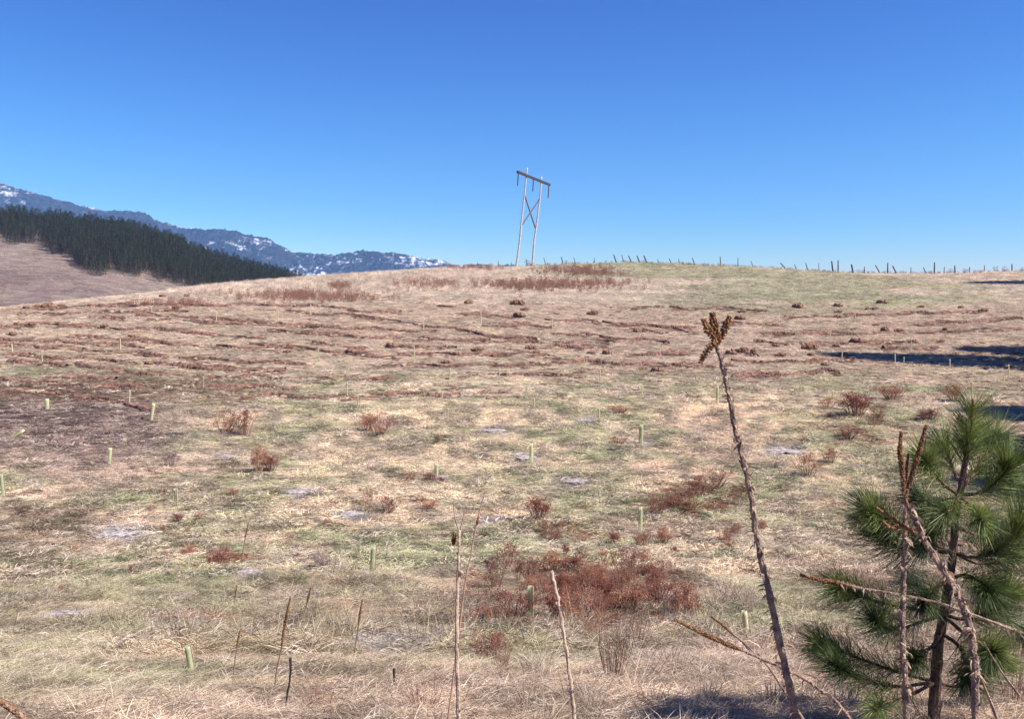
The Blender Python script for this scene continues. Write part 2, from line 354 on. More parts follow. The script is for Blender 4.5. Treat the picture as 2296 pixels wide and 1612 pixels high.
# ------------------------------------------------------------ scattering of uncountable stuff
def scatter(name, protos, P, rot, scl, idx, tint, kindlabel=None, cat=None):
    coll = bpy.data.collections.new(name + '_sources')
    for i, me in enumerate(protos):
        o = bpy.data.objects.new('%s_source_%02d' % (name, i), me); coll.objects.link(o)
    me = bpy.data.meshes.new(name); me.vertices.add(len(P)); me.vertices.foreach_set('co', np.asarray(P, float).ravel())
    def add(nm, ty, f, data):
        a = me.attributes.new(nm, ty, 'POINT'); a.data.foreach_set(f, np.ascontiguousarray(data).ravel())
    add('rot', 'FLOAT_VECTOR', 'vector', rot.astype(np.float32)); add('scl', 'FLOAT_VECTOR', 'vector', scl.astype(np.float32))
    add('idx', 'INT', 'value', idx.astype(np.int32))
    t4 = np.ones((len(P), 4), np.float32); t4[:, :3] = tint; add('tint', 'FLOAT_COLOR', 'color', t4)
    o = link(name, me)
    ng = bpy.data.node_groups.new(name + '_nodes', 'GeometryNodeTree')
    ng.interface.new_socket('Geometry', in_out='INPUT', socket_type='NodeSocketGeometry')
    ng.interface.new_socket('Geometry', in_out='OUTPUT', socket_type='NodeSocketGeometry')
    N, L = ng.nodes, ng.links
    gi = N.new('NodeGroupInput'); go = N.new('NodeGroupOutput'); ip = N.new('GeometryNodeInstanceOnPoints')
    ci = N.new('GeometryNodeCollectionInfo'); ci.inputs['Collection'].default_value = coll
    ci.inputs['Separate Children'].default_value = True; ci.inputs['Reset Children'].default_value = True
    def na_(nm, ty):
        n = N.new('GeometryNodeInputNamedAttribute'); n.data_type = ty; n.inputs['Name'].default_value = nm; return n.outputs['Attribute']
    e2r = N.new('FunctionNodeEulerToRotation'); L.new(na_('rot', 'FLOAT_VECTOR'), e2r.inputs[0])
    mp = N.new('GeometryNodeMeshToPoints'); L.new(gi.outputs[0], mp.inputs[0]); L.new(mp.outputs[0], ip.inputs['Points'])
    L.new(ci.outputs[0], ip.inputs['Instance']); ip.inputs['Pick Instance'].default_value = True
    L.new(na_('idx', 'INT'), ip.inputs['Instance Index']); L.new(e2r.outputs[0], ip.inputs['Rotation'])
    L.new(na_('scl', 'FLOAT_VECTOR'), ip.inputs['Scale']); L.new(ip.outputs[0], go.inputs[0])
    md = o.modifiers.new('scatter', 'NODES'); md.node_group = ng
    return tag(o, kindlabel, cat, kind='stuff')

def inst_mat(name, var=.25, trans=.25, rough=.8):
    m = bpy.data.materials.new(name); t, N, L = nodes_of(m)
    out = N.new('ShaderNodeOutputMaterial'); p = N.new('ShaderNodeBsdfPrincipled'); p.inputs['Roughness'].default_value = rough
    p.inputs['Specular IOR Level'].default_value = .15
    a = N.new('ShaderNodeAttribute'); a.attribute_type = 'INSTANCER'; a.attribute_name = 'tint'
    tc = N.new('ShaderNodeTexCoord'); nz = N.new('ShaderNodeTexNoise'); nz.inputs['Scale'].default_value = 22; L.new(tc.outputs['Object'], nz.inputs['Vector'])
    mr = N.new('ShaderNodeMapRange'); mr.inputs['From Min'].default_value = .3; mr.inputs['From Max'].default_value = .7
    mr.inputs['To Min'].default_value = 1 - var; mr.inputs['To Max'].default_value = 1 + var; L.new(nz.outputs['Fac'], mr.inputs[0])
    vm = N.new('ShaderNodeVectorMath'); vm.operation = 'SCALE'; L.new(a.outputs['Color'], vm.inputs[0]); L.new(mr.outputs[0], vm.inputs['Scale'])
    L.new(vm.outputs[0], p.inputs['Base Color'])
    tr = N.new('ShaderNodeBsdfTranslucent'); mx = N.new('ShaderNodeMixShader'); mx.inputs[0].default_value = trans
    L.new(vm.outputs[0], tr.inputs[0]); L.new(p.outputs[0], mx.inputs[1]); L.new(tr.outputs[0], mx.inputs[2]); L.new(mx.outputs[0], out.inputs[0])
    return m
M_grass = inst_mat('grass_blades')
def tuft(n, ln, wd, rad, flat, mtl, seed):
    """a mat of blades; flat 1 = lying down, 0 = upright"""
    random.seed(seed); mb = MB(); lean = 0.
    for i in range(n):
        a = random.uniform(0, 6.28); r = rad * math.sqrt(random.random()); p = Vector((r * math.cos(a), r * math.sin(a), random.uniform(-.01, .05 * flat)))
        a2 = random.gauss(lean, .55) + (3.14 if random.random() < .5 else 0) if random.random() < .7 else random.uniform(0, 6.28); l = ln * random.uniform(.5, 1.15)
        el = abs(random.gauss(.04, .13)) if random.random() < flat else random.uniform(.4, 1.3)
        el = max(-.02, el)
        q = p + Vector((math.cos(a2) * math.cos(el), math.sin(a2) * math.cos(el), math.sin(el))) * l
        mb.blade(p, q, wd * random.uniform(.6, 1.4), sag=l * random.uniform(0, .14), seg=3)
    return mesh('tuft', mb.V, mb.F, mtl)
protos = [tuft(90, .17, .0035, .15, .97, M_grass, 1), tuft(90, .21, .003, .17, .99, M_grass, 2), tuft(80, .13, .004, .14, .86, M_grass, 3),
          tuft(40, .24, .011, .20, .98, M_grass, 4), tuft(40, .22, .012, .20, .97, M_grass, 5), tuft(34, .16, .013, .18, .88, M_grass, 6),
          tuft(45, .45, .004, .10, .10, M_grass, 7), tuft(26, .50, .012, .14, .12, M_grass, 8)]
def wedge(n, r0, r1, a=33):
    r = np.sqrt(rng.uniform(r0 * r0, r1 * r1, n)); t = np.radians(rng.uniform(-a, a, n)); return r * np.sin(t), r * np.cos(t), r
seg = []
for (n, r0, r1, ids, s0) in ((34000, 2.2, 9, (0, 1, 2), .66), (60000, 9, 24, (0, 1, 2), 1.0), (85000, 24, 55, (3, 4, 5), 1.0), (120000, 55, 182, (3, 4, 5), 1.35)):
    x, y, r = wedge(n, r0, r1); i = rng.choice(ids, n); s = s0 * rng.uniform(.6, 1.3, n)
    seg.append((x, y, r, i, s))
x = np.concatenate([q[0] for q in seg]); y = np.concatenate([q[1] for q in seg]); r = np.concatenate([q[2] for q in seg])
idx = np.concatenate([q[3] for q in seg]); s = np.concatenate([q[4] for q in seg])
nf = 16000; Yf = rng.uniform(300, 600, nf); Xf = (rng.uniform(-150, 700, nf) - CX) / FPX * Yf; x = np.concatenate([x, Xf]); y = np.concatenate([y, Yf]); r = np.hypot(x, y)
idx = np.concatenate([idx, rng.choice((3, 4, 5), nf)]); s = np.concatenate([s, rng.uniform(1.6, 4.2, nf)])
n = len(x); z = H(x, y); xD, yD = proj(x, y, z)
thin = fbm(x / 2.2, y / 2.2, 51); keep = thin > rng.uniform(.1, .5, n)
tint = colour(x, y); rv = rng.uniform(.65, 1.3, n)[:, None]; tint = tint * rv * (1 + (-.36 + .8 * sst(.3, .7, fbm(x / (.35 + .006 * r), y / (.3 + .006 * r), 55, 3))) * (1 - .45 * sst(50, 75, r)))[:, None]
odd = rng.random(n); pale = odd < .22; tint[pale] = PALE * rng.uniform(.7, 1.15, pale.sum())[:, None]
bank = blob(xD, yD, 1300, 1350, 290, 95, .6) * .3 + blob(xD, yD, 1550, 1115, 120, 50, .6) * .4 + blob(xD, yD, 480, 1255, 90, 20, .6) * .4 + blob(xD, yD, 1900, 950, 150, 50, .6) * .2
m_ = rng.random(n) < bank * 1.2 * sst(.38, .6, fbm(x / .9, y / .9, 59, 3)) * 1.3; tint[m_] = RUST * rng.uniform(.6, 1.8, m_.sum())[:, None]
brn = (odd > .94) & (yD > 1100); tint[brn] = BROWN * rng.uniform(.6, 1.1, brn.sum())[:, None]
tus = (fbm(x / 1.1, y / 1.0, 58, 3) > .60) & (yD > 850) & (r > 9)
# green blades stay shorter; upright pale grass on the left shoulder of the hill
up = ((xD > 380) & (xD < 1120) & (yD < 655) & (rng.random(n) < .6)) | ((xD > 1400) & (xD < 2296) & (yD < 612) & (rng.random(n) < .12))
up |= (yD > 1430) & (xD > 900) & (rng.random(n) < .004)
for (a, b, wd, _) in GM: keep &= ~((blob(xD, yD, a, b, wd * .5, wd * .12 + 3, .4) > .5) & (rng.random(n) < .8))
keep &= ~((rowmask(xD, yD, True) > 0) & (rng.random(n) < .93))
idx = np.where(up & (r > 24), 7, np.where(up, 6, idx))
sz = s[:, None] * np.ones((1, 3)); sz[tus] *= np.array([1.1, 1.1, 2.4]); sz[:, 2] *= rng.uniform(.5, 1.1, n) * np.where(r > 24, .75, 1)
rot = np.stack([rng.normal(0, .1, n), rng.normal(0, .1, n), np.where(up, rng.uniform(0, 6.28, n), rng.normal(.15, .55, n) + 3.14159 * (rng.random(n) < .5))], -1)
k = keep
scatter('dry_grass', protos, np.stack([x, y, z], -1)[k], rot[k], sz[k], idx[k], tint[k], 'matted dry grass and green shoots covering the whole hillside', 'grass')

# ------------------------------------------------------------ soil clods along the furrows
def clod(seed, sub=2, flat=.55):
    import bmesh
    bm = bmesh.new(); bmesh.ops.create_icosphere(bm, subdivisions=sub, radius=1)
    P = np.array([v.co[:] for v in bm.verts]); nz = fbm(P[:, 0] * 1.7 + seed * 3.1 + 50, P[:, 1] * 1.7 + P[:, 2] * 1.3 + 50, seed, 4)
    nz2 = fbm(P[:, 0] * 4 + 90 - P[:, 2] * 3, P[:, 1] * 4 + P[:, 2] * 3 + 90, seed + 7, 3)
    for v, a, b in zip(bm.verts, nz, nz2):
        f = .45 + .8 * a + .5 * (b - .5); v.co *= f; v.co.z *= flat
    me = bpy.data.meshes.new('clod'); bm.to_mesh(me); bm.free(); return me
M_clod = inst_mat('turned_soil', .35, 0.02, .95)
clods = [clod(i) for i in range(5)]
for c_ in clods: c_.materials.append(M_clod)
P = []; SC = []; TI = []
for row in ROWS:
    pts = [at(*q) for q in rsm([(a, b, 0) for a, b in row], 1)[:0]] if 0 else None
    ln = sum(math.hypot(row[i+1][0]-row[i][0], row[i+1][1]-row[i][1]) for i in range(len(row)-1))
    m = max(4, int(ln / 9)); cur = rsm([(a, b, 0) for a, b in row], m); W = [at(c.x, c.y) for c in cur]
    for i in range(m - 1):
        a, b = W[i], W[i + 1]; L_ = (b - a).length
        if L_ > 9: continue
        dens = float(fbm(np.array([a.x / 2.5]), np.array([a.y / 2.5]), 61)[0]); k_ = int(L_ * 26 * max(0, dens - .36) * 2.2) + (random.random() < .5)
        for _ in range(k_):
            t = random.random(); p = a.lerp(b, t) + Vector((random.gauss(0, .2), random.gauss(0, .16), 0))
            P.append((p.x, p.y)); q = random.uniform(.08, .20) * (1.5 if random.random() < .1 else 1)
            SC.append((q * random.uniform(1, 2.2), q * random.uniform(.8, 1.3), q * random.uniform(.7, 1.3)))
RV = []; RF = []
for ri, row in enumerate(ROWS):
    m = max(8, int(sum(math.hypot(row[i+1][0]-row[i][0], row[i+1][1]-row[i][1]) for i in range(len(row)-1)) / 2.2)); cur = rsm([(a, b, 0) for a, b in row], m)
    W = [at(c.x, c.y + 2.5 * math.sin(c.x * .043 + ri)) for c in cur]; XY = np.array([[p.x, p.y] for p in W])
    for _ in range(3): XY[1:-1] = (XY[:-2] + XY[1:-1] * 2 + XY[2:]) / 4
    g1 = fbm(XY[:, 0] / 2.6, XY[:, 1] / 2.6 + ri, 64, 3); g2 = fbm(XY[:, 0] / .7, XY[:, 1] / .7 + ri * 3, 65, 3); b0 = len(RV)
    w_ = np.clip((g1 - .38) * 1.8, 0, .34) + .06; h_ = np.where(g1 > .34, .10 + .35 * (g1 - .36) + .18 * (g2 - .4), -.25)
    for i, (X_, Y_) in enumerate(XY):
        for o_, hh in ((-1, -.06), (-.55, .7), (0, 1), (.5, .75), (1, -.06)):
            yy = Y_ + o_ * w_[i] * random.uniform(.85, 1.15); xx = X_ + random.uniform(-.04, .04); zz = hh * h_[i] * random.uniform(.8, 1.15) if hh > 0 else (-.06 if h_[i] > 0 else -.3)
            RV.append((xx, yy, float(H(xx, yy)) + zz))
    for i in range(m - 1):
        for q in range(4): a_ = b0 + i * 5 + q; RF.append((a_, a_ + 5, a_ + 6, a_ + 1))
tag(link('furrow_soil', mesh('furrow_soil', RV, RF, mat('furrow_earth', (.23, .125, .09), (.065, .034, .026), 3.5, .95, .8))), 'dark red brown ploughed soil ridges in long rows across the slope', 'soil', kind='stuff')
# stray crumbs of soil between the rows
for _ in range(420):
    a = at(random.uniform(-40, 2330), random.uniform(676, 905), maxY=190); ln_ = random.uniform(.4, 3.2)
    for _ in range(int(ln_ * 7)):
        q = random.uniform(.05, .14); P.append((a.x + random.uniform(-ln_, ln_) / 2, a.y + random.gauss(0, .12))); SC.append((q * random.uniform(1, 2.4), q, q * random.uniform(.6, 1.2)))
for _ in range(2500):
    a = at(random.uniform(-40, 2330), random.uniform(680, 905), maxY=190); P.append((a.x, a.y)); q = random.uniform(.03, .10)
    SC.append((q * 2.2, q, q * .8))
P = np.array(P); n = len(P); z = H(P[:, 0], P[:, 1]) + .01
ti = np.array([.17, .095, .07])[None] * rng.uniform(.4, 1.35, n)[:, None]; q_ = rng.random(n); ti[q_ < .2] = np.array([.34, .24, .17]); ti[q_ > .92] = np.array([.22, .10, .07])
scatter('turned_soil', clods, np.column_stack([P, z]), np.stack([np.zeros(n), np.zeros(n), rng.normal(0, .4, n)], -1), np.array(SC), rng.integers(0, 5, n), ti,
        'crumbled red brown soil thrown up along the ploughed furrows', 'soil')

# ------------------------------------------------------------ mounds of earth, one by one
ORD = ['first','second','third','fourth','fifth','sixth','seventh','eighth','ninth','tenth','eleventh','twelfth','thirteenth','fourteenth','fifteenth',
 'sixteenth','seventeenth','eighteenth','nineteenth','twentieth','twenty-first','twenty-second','twenty-third','twenty-fourth','twenty-fifth','twenty-sixth',
 'twenty-seventh','twenty-eighth','twenty-ninth','thirtieth','thirty-first','thirty-second','thirty-third','thirty-fourth','thirty-fifth','thirty-sixth','thirty-seventh','thirty-eighth','thirty-ninth','fortieth']
M_red = mat('red_earth', (.28, .16, .10), (.09, .045, .035), 9, .95, .8)
M_grey = mat('grey_earth', (.44, .375, .36), (.20, .155, .14), 7, .95, .8)
def lump(seed, m, heap=9):
    random.seed(seed); V = []; F = []
    for i in range(heap):
        me = clods[i % 5]; b = len(V); a = random.uniform(0, 6.28); rr = .62 * math.sqrt(random.random()) if i else 0
        s_ = random.uniform(.22, .42) if i else .62; o = Vector((rr * math.cos(a), rr * math.sin(a) * .7, .05 + (.22 - .3 * rr) * (i > 0)))
        mz = Matrix.Rotation(random.uniform(0, 6.28), 3, 'Z')
        V += [mz @ (v.co * s_) + o for v in me.vertices]; F += [tuple(b + q for q in p.vertices) for p in me.polygons]
    return mesh('mound', V, F, m)
lumps = [lump(i, M_red) for i in range(4)]; glumps = [lump(10 + i, M_grey, 14) for i in range(3)]
# x, y, width in photo units
MOUNDS = {'the top furrows on the left': [(60,692,18),(85,691,22),(110,690,30),(137,688,16),(206,687,18),(225,687,16),(290,684,22),(325,682,16),(365,666,16),(420,665,16),(398,693,22)],
 'the middle furrows on the left': [(38,731,20),(75,729,22),(235,735,18),(300,757,22),(30,752,20)],
 'the lower furrows on the left': [(790,792,28),(645,790,16),(335,818,20),(870,888,26),(562,889,18),(590,890,10)],
 'the top furrows in the centre': [(1052,681,22),(1160,684,26),(1178,696,20),(1165,711,24),(990,687,12),(1010,690,14)],
 'the middle furrows in the centre': [(880,780,26),(905,779,22),(940,779,20),(1072,787,30),(1025,797,20),(1108,800,14),(1190,783,22),(1200,795,24),(1292,780,18),(1362,794,20),(1325,794,16),(1000,815,18),(1195,817,16)],
 'the lower furrows in the centre': [(1475,834,26),(1442,829,18),(1005,851,12),(1430,745,22),(1330,706,26)],
 'the top furrows on the right': [(1790,690,28),(1980,681,24),(1880,688,18),(1960,694,16),(2065,690,16),(1945,695,14),(2205,699,18),(2155,692,14),(1665,701,20),(1660,716,22),(1880,702,18),(1878,712,14)],
 'the middle furrows on the right': [(1703,768,22),(1740,777,16),(1765,777,14),(1815,783,30),(1925,770,34),(1875,778,22),(1890,797,18),(1820,797,16),(1750,799,26),(1825,812,30),(1640,795,22),(1665,790,30),(1690,790,18),(1965,730,16),(2015,744,18),(1985,742,20),(2120,740,14),(2050,768,16),(2110,768,18)],
 'the lower furrows on the right': [(1635,821,18),(1700,838,16),(1660,842,16),(1740,837,14),(1850,820,16)]}
for where, L_ in MOUNDS.items():
    for i, (a, b, wd) in enumerate(sorted(L_)):
        p = at(a, b); s_ = wd * ppm(p) / 1.25
        o = link('dirt_mound', lumps[i % 4], loc=p); o.rotation_euler[2] = random.uniform(-.4, .4); o.scale = (s_, s_ * random.uniform(.7, 1), s_ * random.uniform(1.2, 1.8))
        tag(o, '%s from left of the earth mounds on %s' % (ORD[i], where), 'dirt mound', 'red brown earth mounds beside the furrows')
for i, (a, b, wd, lb) in enumerate(GM):
    p = at(a, b); s_ = wd * ppm(p) / 1.7
    o = link('earth_patch', glumps[i % 3], loc=p); o.scale = (s_, s_ * 1.0, min(s_ * .5, .26)); o.rotation_euler[2] = random.uniform(-.3, .3)
    tag(o, lb, 'earth patch', 'pale patches of bare earth')

# ------------------------------------------------------------ far mountains
def mountains():
    sky_x = np.array([-900,-500,-200,0,50,120,200,250,290,340,400,440,480,530,600,650,700,740,790,850,900,940,1000,1035,1100,1300,1700,2300,3000])
    sky_y = np.array([330,350,385,407,430,455,473,479,476,490,515,520,522,530,550,570,578,580,570,572,585,588,592,598,606,622,640,650,660.])
    nu, nv = 900, 120; D0, D1 = 3600., 6200.
    u = np.linspace(-900, 2900, nu); v = np.linspace(0, 1, nv); U, Vv = np.meshgrid(u, v)
    Y = D0 + (D1 - D0) * Vv; X = (U - CX) / FPX * Y * 1.0
    ridge = K(np.interp(U, sky_x, sky_y)) * 5000
    sh = np.sin(np.clip(Vv / .54, 0, 1) * math.pi / 2) ** 1.0
    fall = 1 - sst(.54, 1, Vv) * .8
    Z = -60 + (ridge + 60) * sh * fall
    spur = fbm(X / 420 + 30, Y / 800 + 30, 71, 5) - .5
    Z = Z + spur * 150 * np.sin(np.clip(Vv / .54, 0, 1) * math.pi) + (vnoise(X / 7, Y / 12, 75) * 13 + vnoise(X / 24, Y / 30, 76) * 16 + vnoise(X / 90, Y / 90, 77) * 26 - 26) * sst(0, .3, Vv)
    VV = np.stack([X, Y, Z], -1).reshape(-1, 3)
    I, J = np.meshgrid(np.arange(nv - 1), np.arange(nu - 1), indexing='ij')
    F = np.stack([I*nu+J, I*nu+J+1, (I+1)*nu+J+1, (I+1)*nu+J], -1).reshape(-1, 4).tolist()
    m = bpy.data.materials.new('wooded_mountain'); t, N, L = nodes_of(m)
    out = N.new('ShaderNodeOutputMaterial'); p = N.new('ShaderNodeBsdfPrincipled'); p.inputs['Roughness'].default_value = 1; p.inputs['Specular IOR Level'].default_value = 0
    geo = N.new('ShaderNodeNewGeometry')
    mp = N.new('ShaderNodeMapping'); mp.inputs['Scale'].default_value = (.034, .008, .05); L.new(geo.outputs['Position'], mp.inputs[0])
    nz = N.new('ShaderNodeTexNoise'); nz.inputs['Scale'].default_value = 1; nz.inputs['Detail'].default_value = 9; nz.inputs['Roughness'].default_value = .7; L.new(mp.outputs[0], nz.inputs[0])
    mp2 = N.new('ShaderNodeMapping'); mp2.inputs['Scale'].default_value = (.002, .001, .006); L.new(geo.outputs['Position'], mp2.inputs[0])
    nz2 = N.new('ShaderNodeTexNoise'); nz2.inputs['Scale'].default_value = 1; nz2.inputs['Detail'].default_value = 3; L.new(mp2.outputs[0], nz2.inputs[0])
    add = N.new('ShaderNodeMath'); add.operation = 'ADD'; L.new(nz.outputs[0], add.inputs[0])
    ml = N.new('ShaderNodeMath'); ml.operation = 'MULTIPLY'; ml.inputs[1].default_value = .75; L.new(nz2.outputs[0], ml.inputs[0]); L.new(ml.outputs[0], add.inputs[1])
    r = N.new('ShaderNodeMapRange'); r.inputs['From Min'].default_value = .89; r.inputs['From Max'].default_value = 1.07; L.new(add.outputs[0], r.inputs[0])
    n3 = N.new('ShaderNodeTexNoise'); n3.inputs['Scale'].default_value = .05; n3.inputs['Detail'].default_value = 6; L.new(geo.outputs['Position'], n3.inputs[0])
    cr = N.new('ShaderNodeValToRGB'); cr.color_ramp.elements[0].position = .35; cr.color_ramp.elements[0].color = (.008, .014, .018, 1)
    cr.color_ramp.elements[1].position = .7; cr.color_ramp.elements[1].color = (.04, .05, .04, 1); L.new(n3.outputs[0], cr.inputs[0])
    mx = N.new('ShaderNodeMix'); mx.data_type = 'RGBA'; mx.inputs[7].default_value = (.62, .64, .70, 1); L.new(r.outputs[0], mx.inputs[0]); L.new(cr.outputs[0], mx.inputs[6])
    L.new(mx.outputs[2], p.inputs['Base Color']); L.new(p.outputs[0], out.inputs[0])
    me = bpy.data.meshes.new('hills'); me.from_pydata(VV.tolist(), [], F); me.materials.append(m); me.update()
    tag(link('hills', me), kind='structure')
mountains()

# ------------------------------------------------------------ conifers of the wood on the left hill
M_crown = mat('pine_foliage', (.030, .048, .016), (.006, .013, .006), .9, .9, 0, 4, .1, .45)
M_bark = mat('pine_bark', (.17, .10, .07), (.07, .045, .035), 6, .95)
def conifer(seed, h=14., wd=2.6, n=1, clump=.55, face=.42):
    random.seed(seed); mb = MB(); tb = MB()
    lean = Vector((random.uniform(-.02, .02), random.uniform(-.02, .02), 1))
    tb.tube([lean * (h * t) for t in (-.04, .3, .6, .95)], [h * .016, h * .012, h * .008, h * .002], 6)
    k = int(150 * n)
    for i in range(k):
        t = .02 + .98 * (i / k) ** .9; rr = wd * (1 - t) ** .5 * random.uniform(.45, 1.08) + .12
        a = i * 2.4 + random.uniform(-.4, .4); c = lean * (h * t) + Vector((rr * math.cos(a), rr * math.sin(a), -rr * .12))
        for _ in range(7):
            q = c + Vector((random.gauss(0, clump * .6), random.gauss(0, clump * .6), random.gauss(0, clump * .4)))
            d1 = Vector((random.gauss(0, 1), random.gauss(0, 1), random.gauss(0, .7))).normalized() * face * random.uniform(.6, 1.3)
            d2 = Vector((random.gauss(0, 1), random.gauss(0, 1), random.gauss(0, .7))).normalized() * face * random.uniform(.4, .9)
            b = len(mb.V); mb.V += [q, q + d1, q + d2]; mb.F.append((b, b + 1, b + 2))
        if i % 3 == 0:
            b0 = lean * (h * t + .3); tb.tube([b0, c], [.05, .02], 3, cap=False)
    V = tb.V + mb.V; F = list(tb.F) + [tuple(q + len(tb.V) for q in f) for f in mb.F]
    return mesh('pine_tree', V, F, [M_bark, M_crown], fm=[0] * len(tb.F) + [1] * len(mb.F)), tb, mb
cones = [conifer(100 + i, 14, wd)[0] for i, wd in enumerate((3.3, 2.9, 3.7, 3.1, 3.4))]
EDGE = [(-200,505),(-60,528),(0,534),(40,552),(75,556),(95,545),(120,565),(160,585),(200,612),(235,610),(262,612),(310,622),(360,628),(400,638),(450,660),(600,690),(800,740)]
ex = [e[0] for e in EDGE]; ey = [e[1] for e in EDGE]
cand = []; cell = {}
for _ in range(11000):
    Y = random.uniform(430, 660); a = random.uniform(-260, 800); X = (a - CX) / FPX * Y
    zz = float(H(np.array(X), np.array(Y))); px, py = proj(X, Y, zz); px, py = float(px), float(py)
    if py > np.interp(px, ex, ey) + 26 * (float(vnoise(np.array([px / 17.]), np.array([3.3]), 95)[0]) - .6) or (76 < px < 90 and py > 520): continue
    ky = (int(X // 3), int(Y // 3))
    if any((X - c[0]) ** 2 + (Y - c[1]) ** 2 < 4.5 for i_ in (-1, 0, 1) for j_ in (-1, 0, 1) for c in cell.get((ky[0] + i_, ky[1] + j_), ())): continue
    cand.append((X, Y, zz, px, py)); cell.setdefault(ky, []).append((X, Y))
cand.sort(key=lambda c: -(c[4] - np.interp(c[3], ex, ey)) )
front = [c for c in cand if c[3] > -20 and c[4] > np.interp(c[3], ex, ey) - 14][:170]; fs = set(front); rest = [c for c in cand if c not in fs]
def zone(px):
    for lim, nm_ in ((78, 'left of the gap in the wood'), (150, 'just right of the gap in the wood'), (225, 'where the wood edge steps down'), (300, 'in the left middle of the wood edge'), (370, 'in the centre of the wood edge'),
                     (430, 'in the right middle of the wood edge'), (510, 'where the wood meets the near hill'), (590, 'near the right end of the wood')):
        if px < lim: return nm_
    return 'at the thin right tip of the wood'
seen = {}
for i, c in enumerate(sorted(front, key=lambda c: c[3])):
    o = link('pine_tree', cones[i % 5], loc=c[:3]); s_ = random.uniform(.42, .80) * (.8 if c[3] > 420 else 1); o.scale = (s_ * 1.05, s_ * 1.05, s_); o.rotation_euler[2] = random.uniform(0, 6.28)
    zn = zone(c[3]); seen[zn] = seen.get(zn, 0) + 1; j = seen[zn]
    lb = '%s from left of the edge pines %s' % (ORD[j - 1], zn) if j <= 40 else 'dark green pine close packed with others %s' % zn
    tag(o, lb, 'pine tree', 'pines along the front of the wood')
n = len(rest); P = np.array([c[:3] for c in rest]); s_ = rng.uniform(.48, .84, n) * np.where(P[:, 0] / P[:, 1] > (420 - CX) / FPX, .85, 1)
scatter('pine_wood', cones, P, np.stack([np.zeros(n), np.zeros(n), rng.uniform(0, 6.28, n)], -1), np.stack([s_, s_, s_], -1), rng.integers(0, 5, n), np.ones((n, 3)),
        'dense dark pine wood covering the hill behind its front edge', 'wood')

# pines standing just outside the picture on the right: their shade lies on the slope
def big_pine(x, y, h, wd, lb, seed):
    _, tb, mb = conifer(seed, h, wd, 6.5, .55, .5)
    t = thing('pine_tree', lb, 'pine tree', (x, y, float(H(x, y))), 'tall pines at the right edge of the slope')
    tb.build('trunk', M_bark, t); mb.build('crown', M_crown, t)
def shade_pine(tipx, tipy, h, wd, lb, seed):
    """stand a pine where its shade ends at a given spot of the slope"""
    p = at(tipx, tipy); d = Vector((S.x, S.y, 0)).normalized(); best = None
    for q in np.linspace(2, 60, 600):
        b = p + d * q; g = float(H(b.x, b.y)); 
        if g + h >= p.z + q * math.tan(SUN_EL): best = (b.x, b.y)
    big_pine(best[0], best[1], h, wd, lb, seed)
shade_pine(1872, 797, 20, 3.4, 'tall pine casting the longest shadow across the furrows on the right', 301)
shade_pine(2155, 783, 20, 4.0, 'pine just uphill of the one casting the longest shadow', 302)
shade_pine(2188, 634, 19, 5.0, 'pine high on the slope by the right end of the crest', 303)
shade_pine(2195, 1000, 14, 5.2, 'broad low pine throwing shade behind the young pine', 304)
shade_pine(2200, 925, 14, 5.2, 'broad pine uphill of two others on the right edge', 306)
shade_pine(2200, 1085, 13, 5.0, 'broad low pine nearest the camera on the right edge', 305)

# ------------------------------------------------------------ timber power line frame
M_pole = mat('weathered_pole', (.62, .50, .46), (.40, .32, .30), 3, .8, .3)
M_arm = mat('dark_crossarm', (.07, .045, .04), (.03, .02, .02), 4, .8)  # shade of the arm's underside is put into this dark colour
M_brace = mat('grey_brace', (.16, .12, .14), (.10, .08, .09), 4, .7)
M_ins = mat('dark_insulator', (.10, .10, .13), (.05, .05, .07), 8, .3)
base = at(1175, 594, 211); base.z = float(H(base.x, base.y))
t = thing('power_line_frame', 'tall two pole wooden power line frame standing behind the hill crest', 'power pole', base)
def seg3(m, pts, rad, sides=10):
    m.tube(pts, rad, sides)
def pole(pts, dep):
    W = [at(a, b, dep) for a, b in pts]; g = W[-1].copy(); d = (W[-1] - W[-2]).normalized()
    while g.z > float(H(g.x, g.y)) - .5: g = g + d * .5
    W.append(g); W = rsm(W, 16); mb = MB(); mb.tube(W, [.13 + .09 * i / 15 for i in range(16)], 10); return mb
pole([(1182.5,376),(1180,395),(1176,436),(1170,490),(1165,542),(1158,594)], 208).build('pole', M_pole, t, base, True)
pole([(1214.5,396),(1213,412),(1210,450),(1203,504),(1198,540),(1194,589)], 213).build('pole', M_pole, t, base, True)
def beam(name, a, b, wd, ht, m):
    a, b = Vector(a), Vector(b); d = (b - a).normalized(); s_ = d.cross(Vector((0, 0, 1))).normalized() * wd / 2; u_ = s_.cross(d).normalized() * ht / 2
    mb = MB(); mb.V = [a-s_-u_, a+s_-u_, a+s_+u_, a-s_+u_, b-s_-u_, b+s_-u_, b+s_+u_, b-s_+u_]
    mb.F = [(0,1,2,3),(7,6,5,4),(0,4,5,1),(1,5,6,2),(2,6,7,3),(3,7,4,0)]; return mb.build(name, m, t, base)
beam('crossarm', at(1160, 384.5, 204.6), at(1233, 414, 216), .34, .46, M_arm)
beam('brace', at(1176, 436, 208), at(1200.5, 511, 213), .21, .21, M_brace)
beam('brace', at(1210, 446, 213.3), at(1170.5, 504, 208.3), .21, .21, M_brace)
for (x0, y0, dep) in ((1162, 389, 204.9), (1196, 402, 210.2), (1230.5, 416, 215.7)):
    mb = MB(); a = at(x0, y0, dep); b = at(x0 - 1.5, y0 + 27, dep); k = 24
    mb.tube([a.lerp(b, i / k) for i in range(k + 1)], [.07 if i % 2 else .16 for i in range(k + 1)], 8); mb.build('insulator', M_ins, t, base)

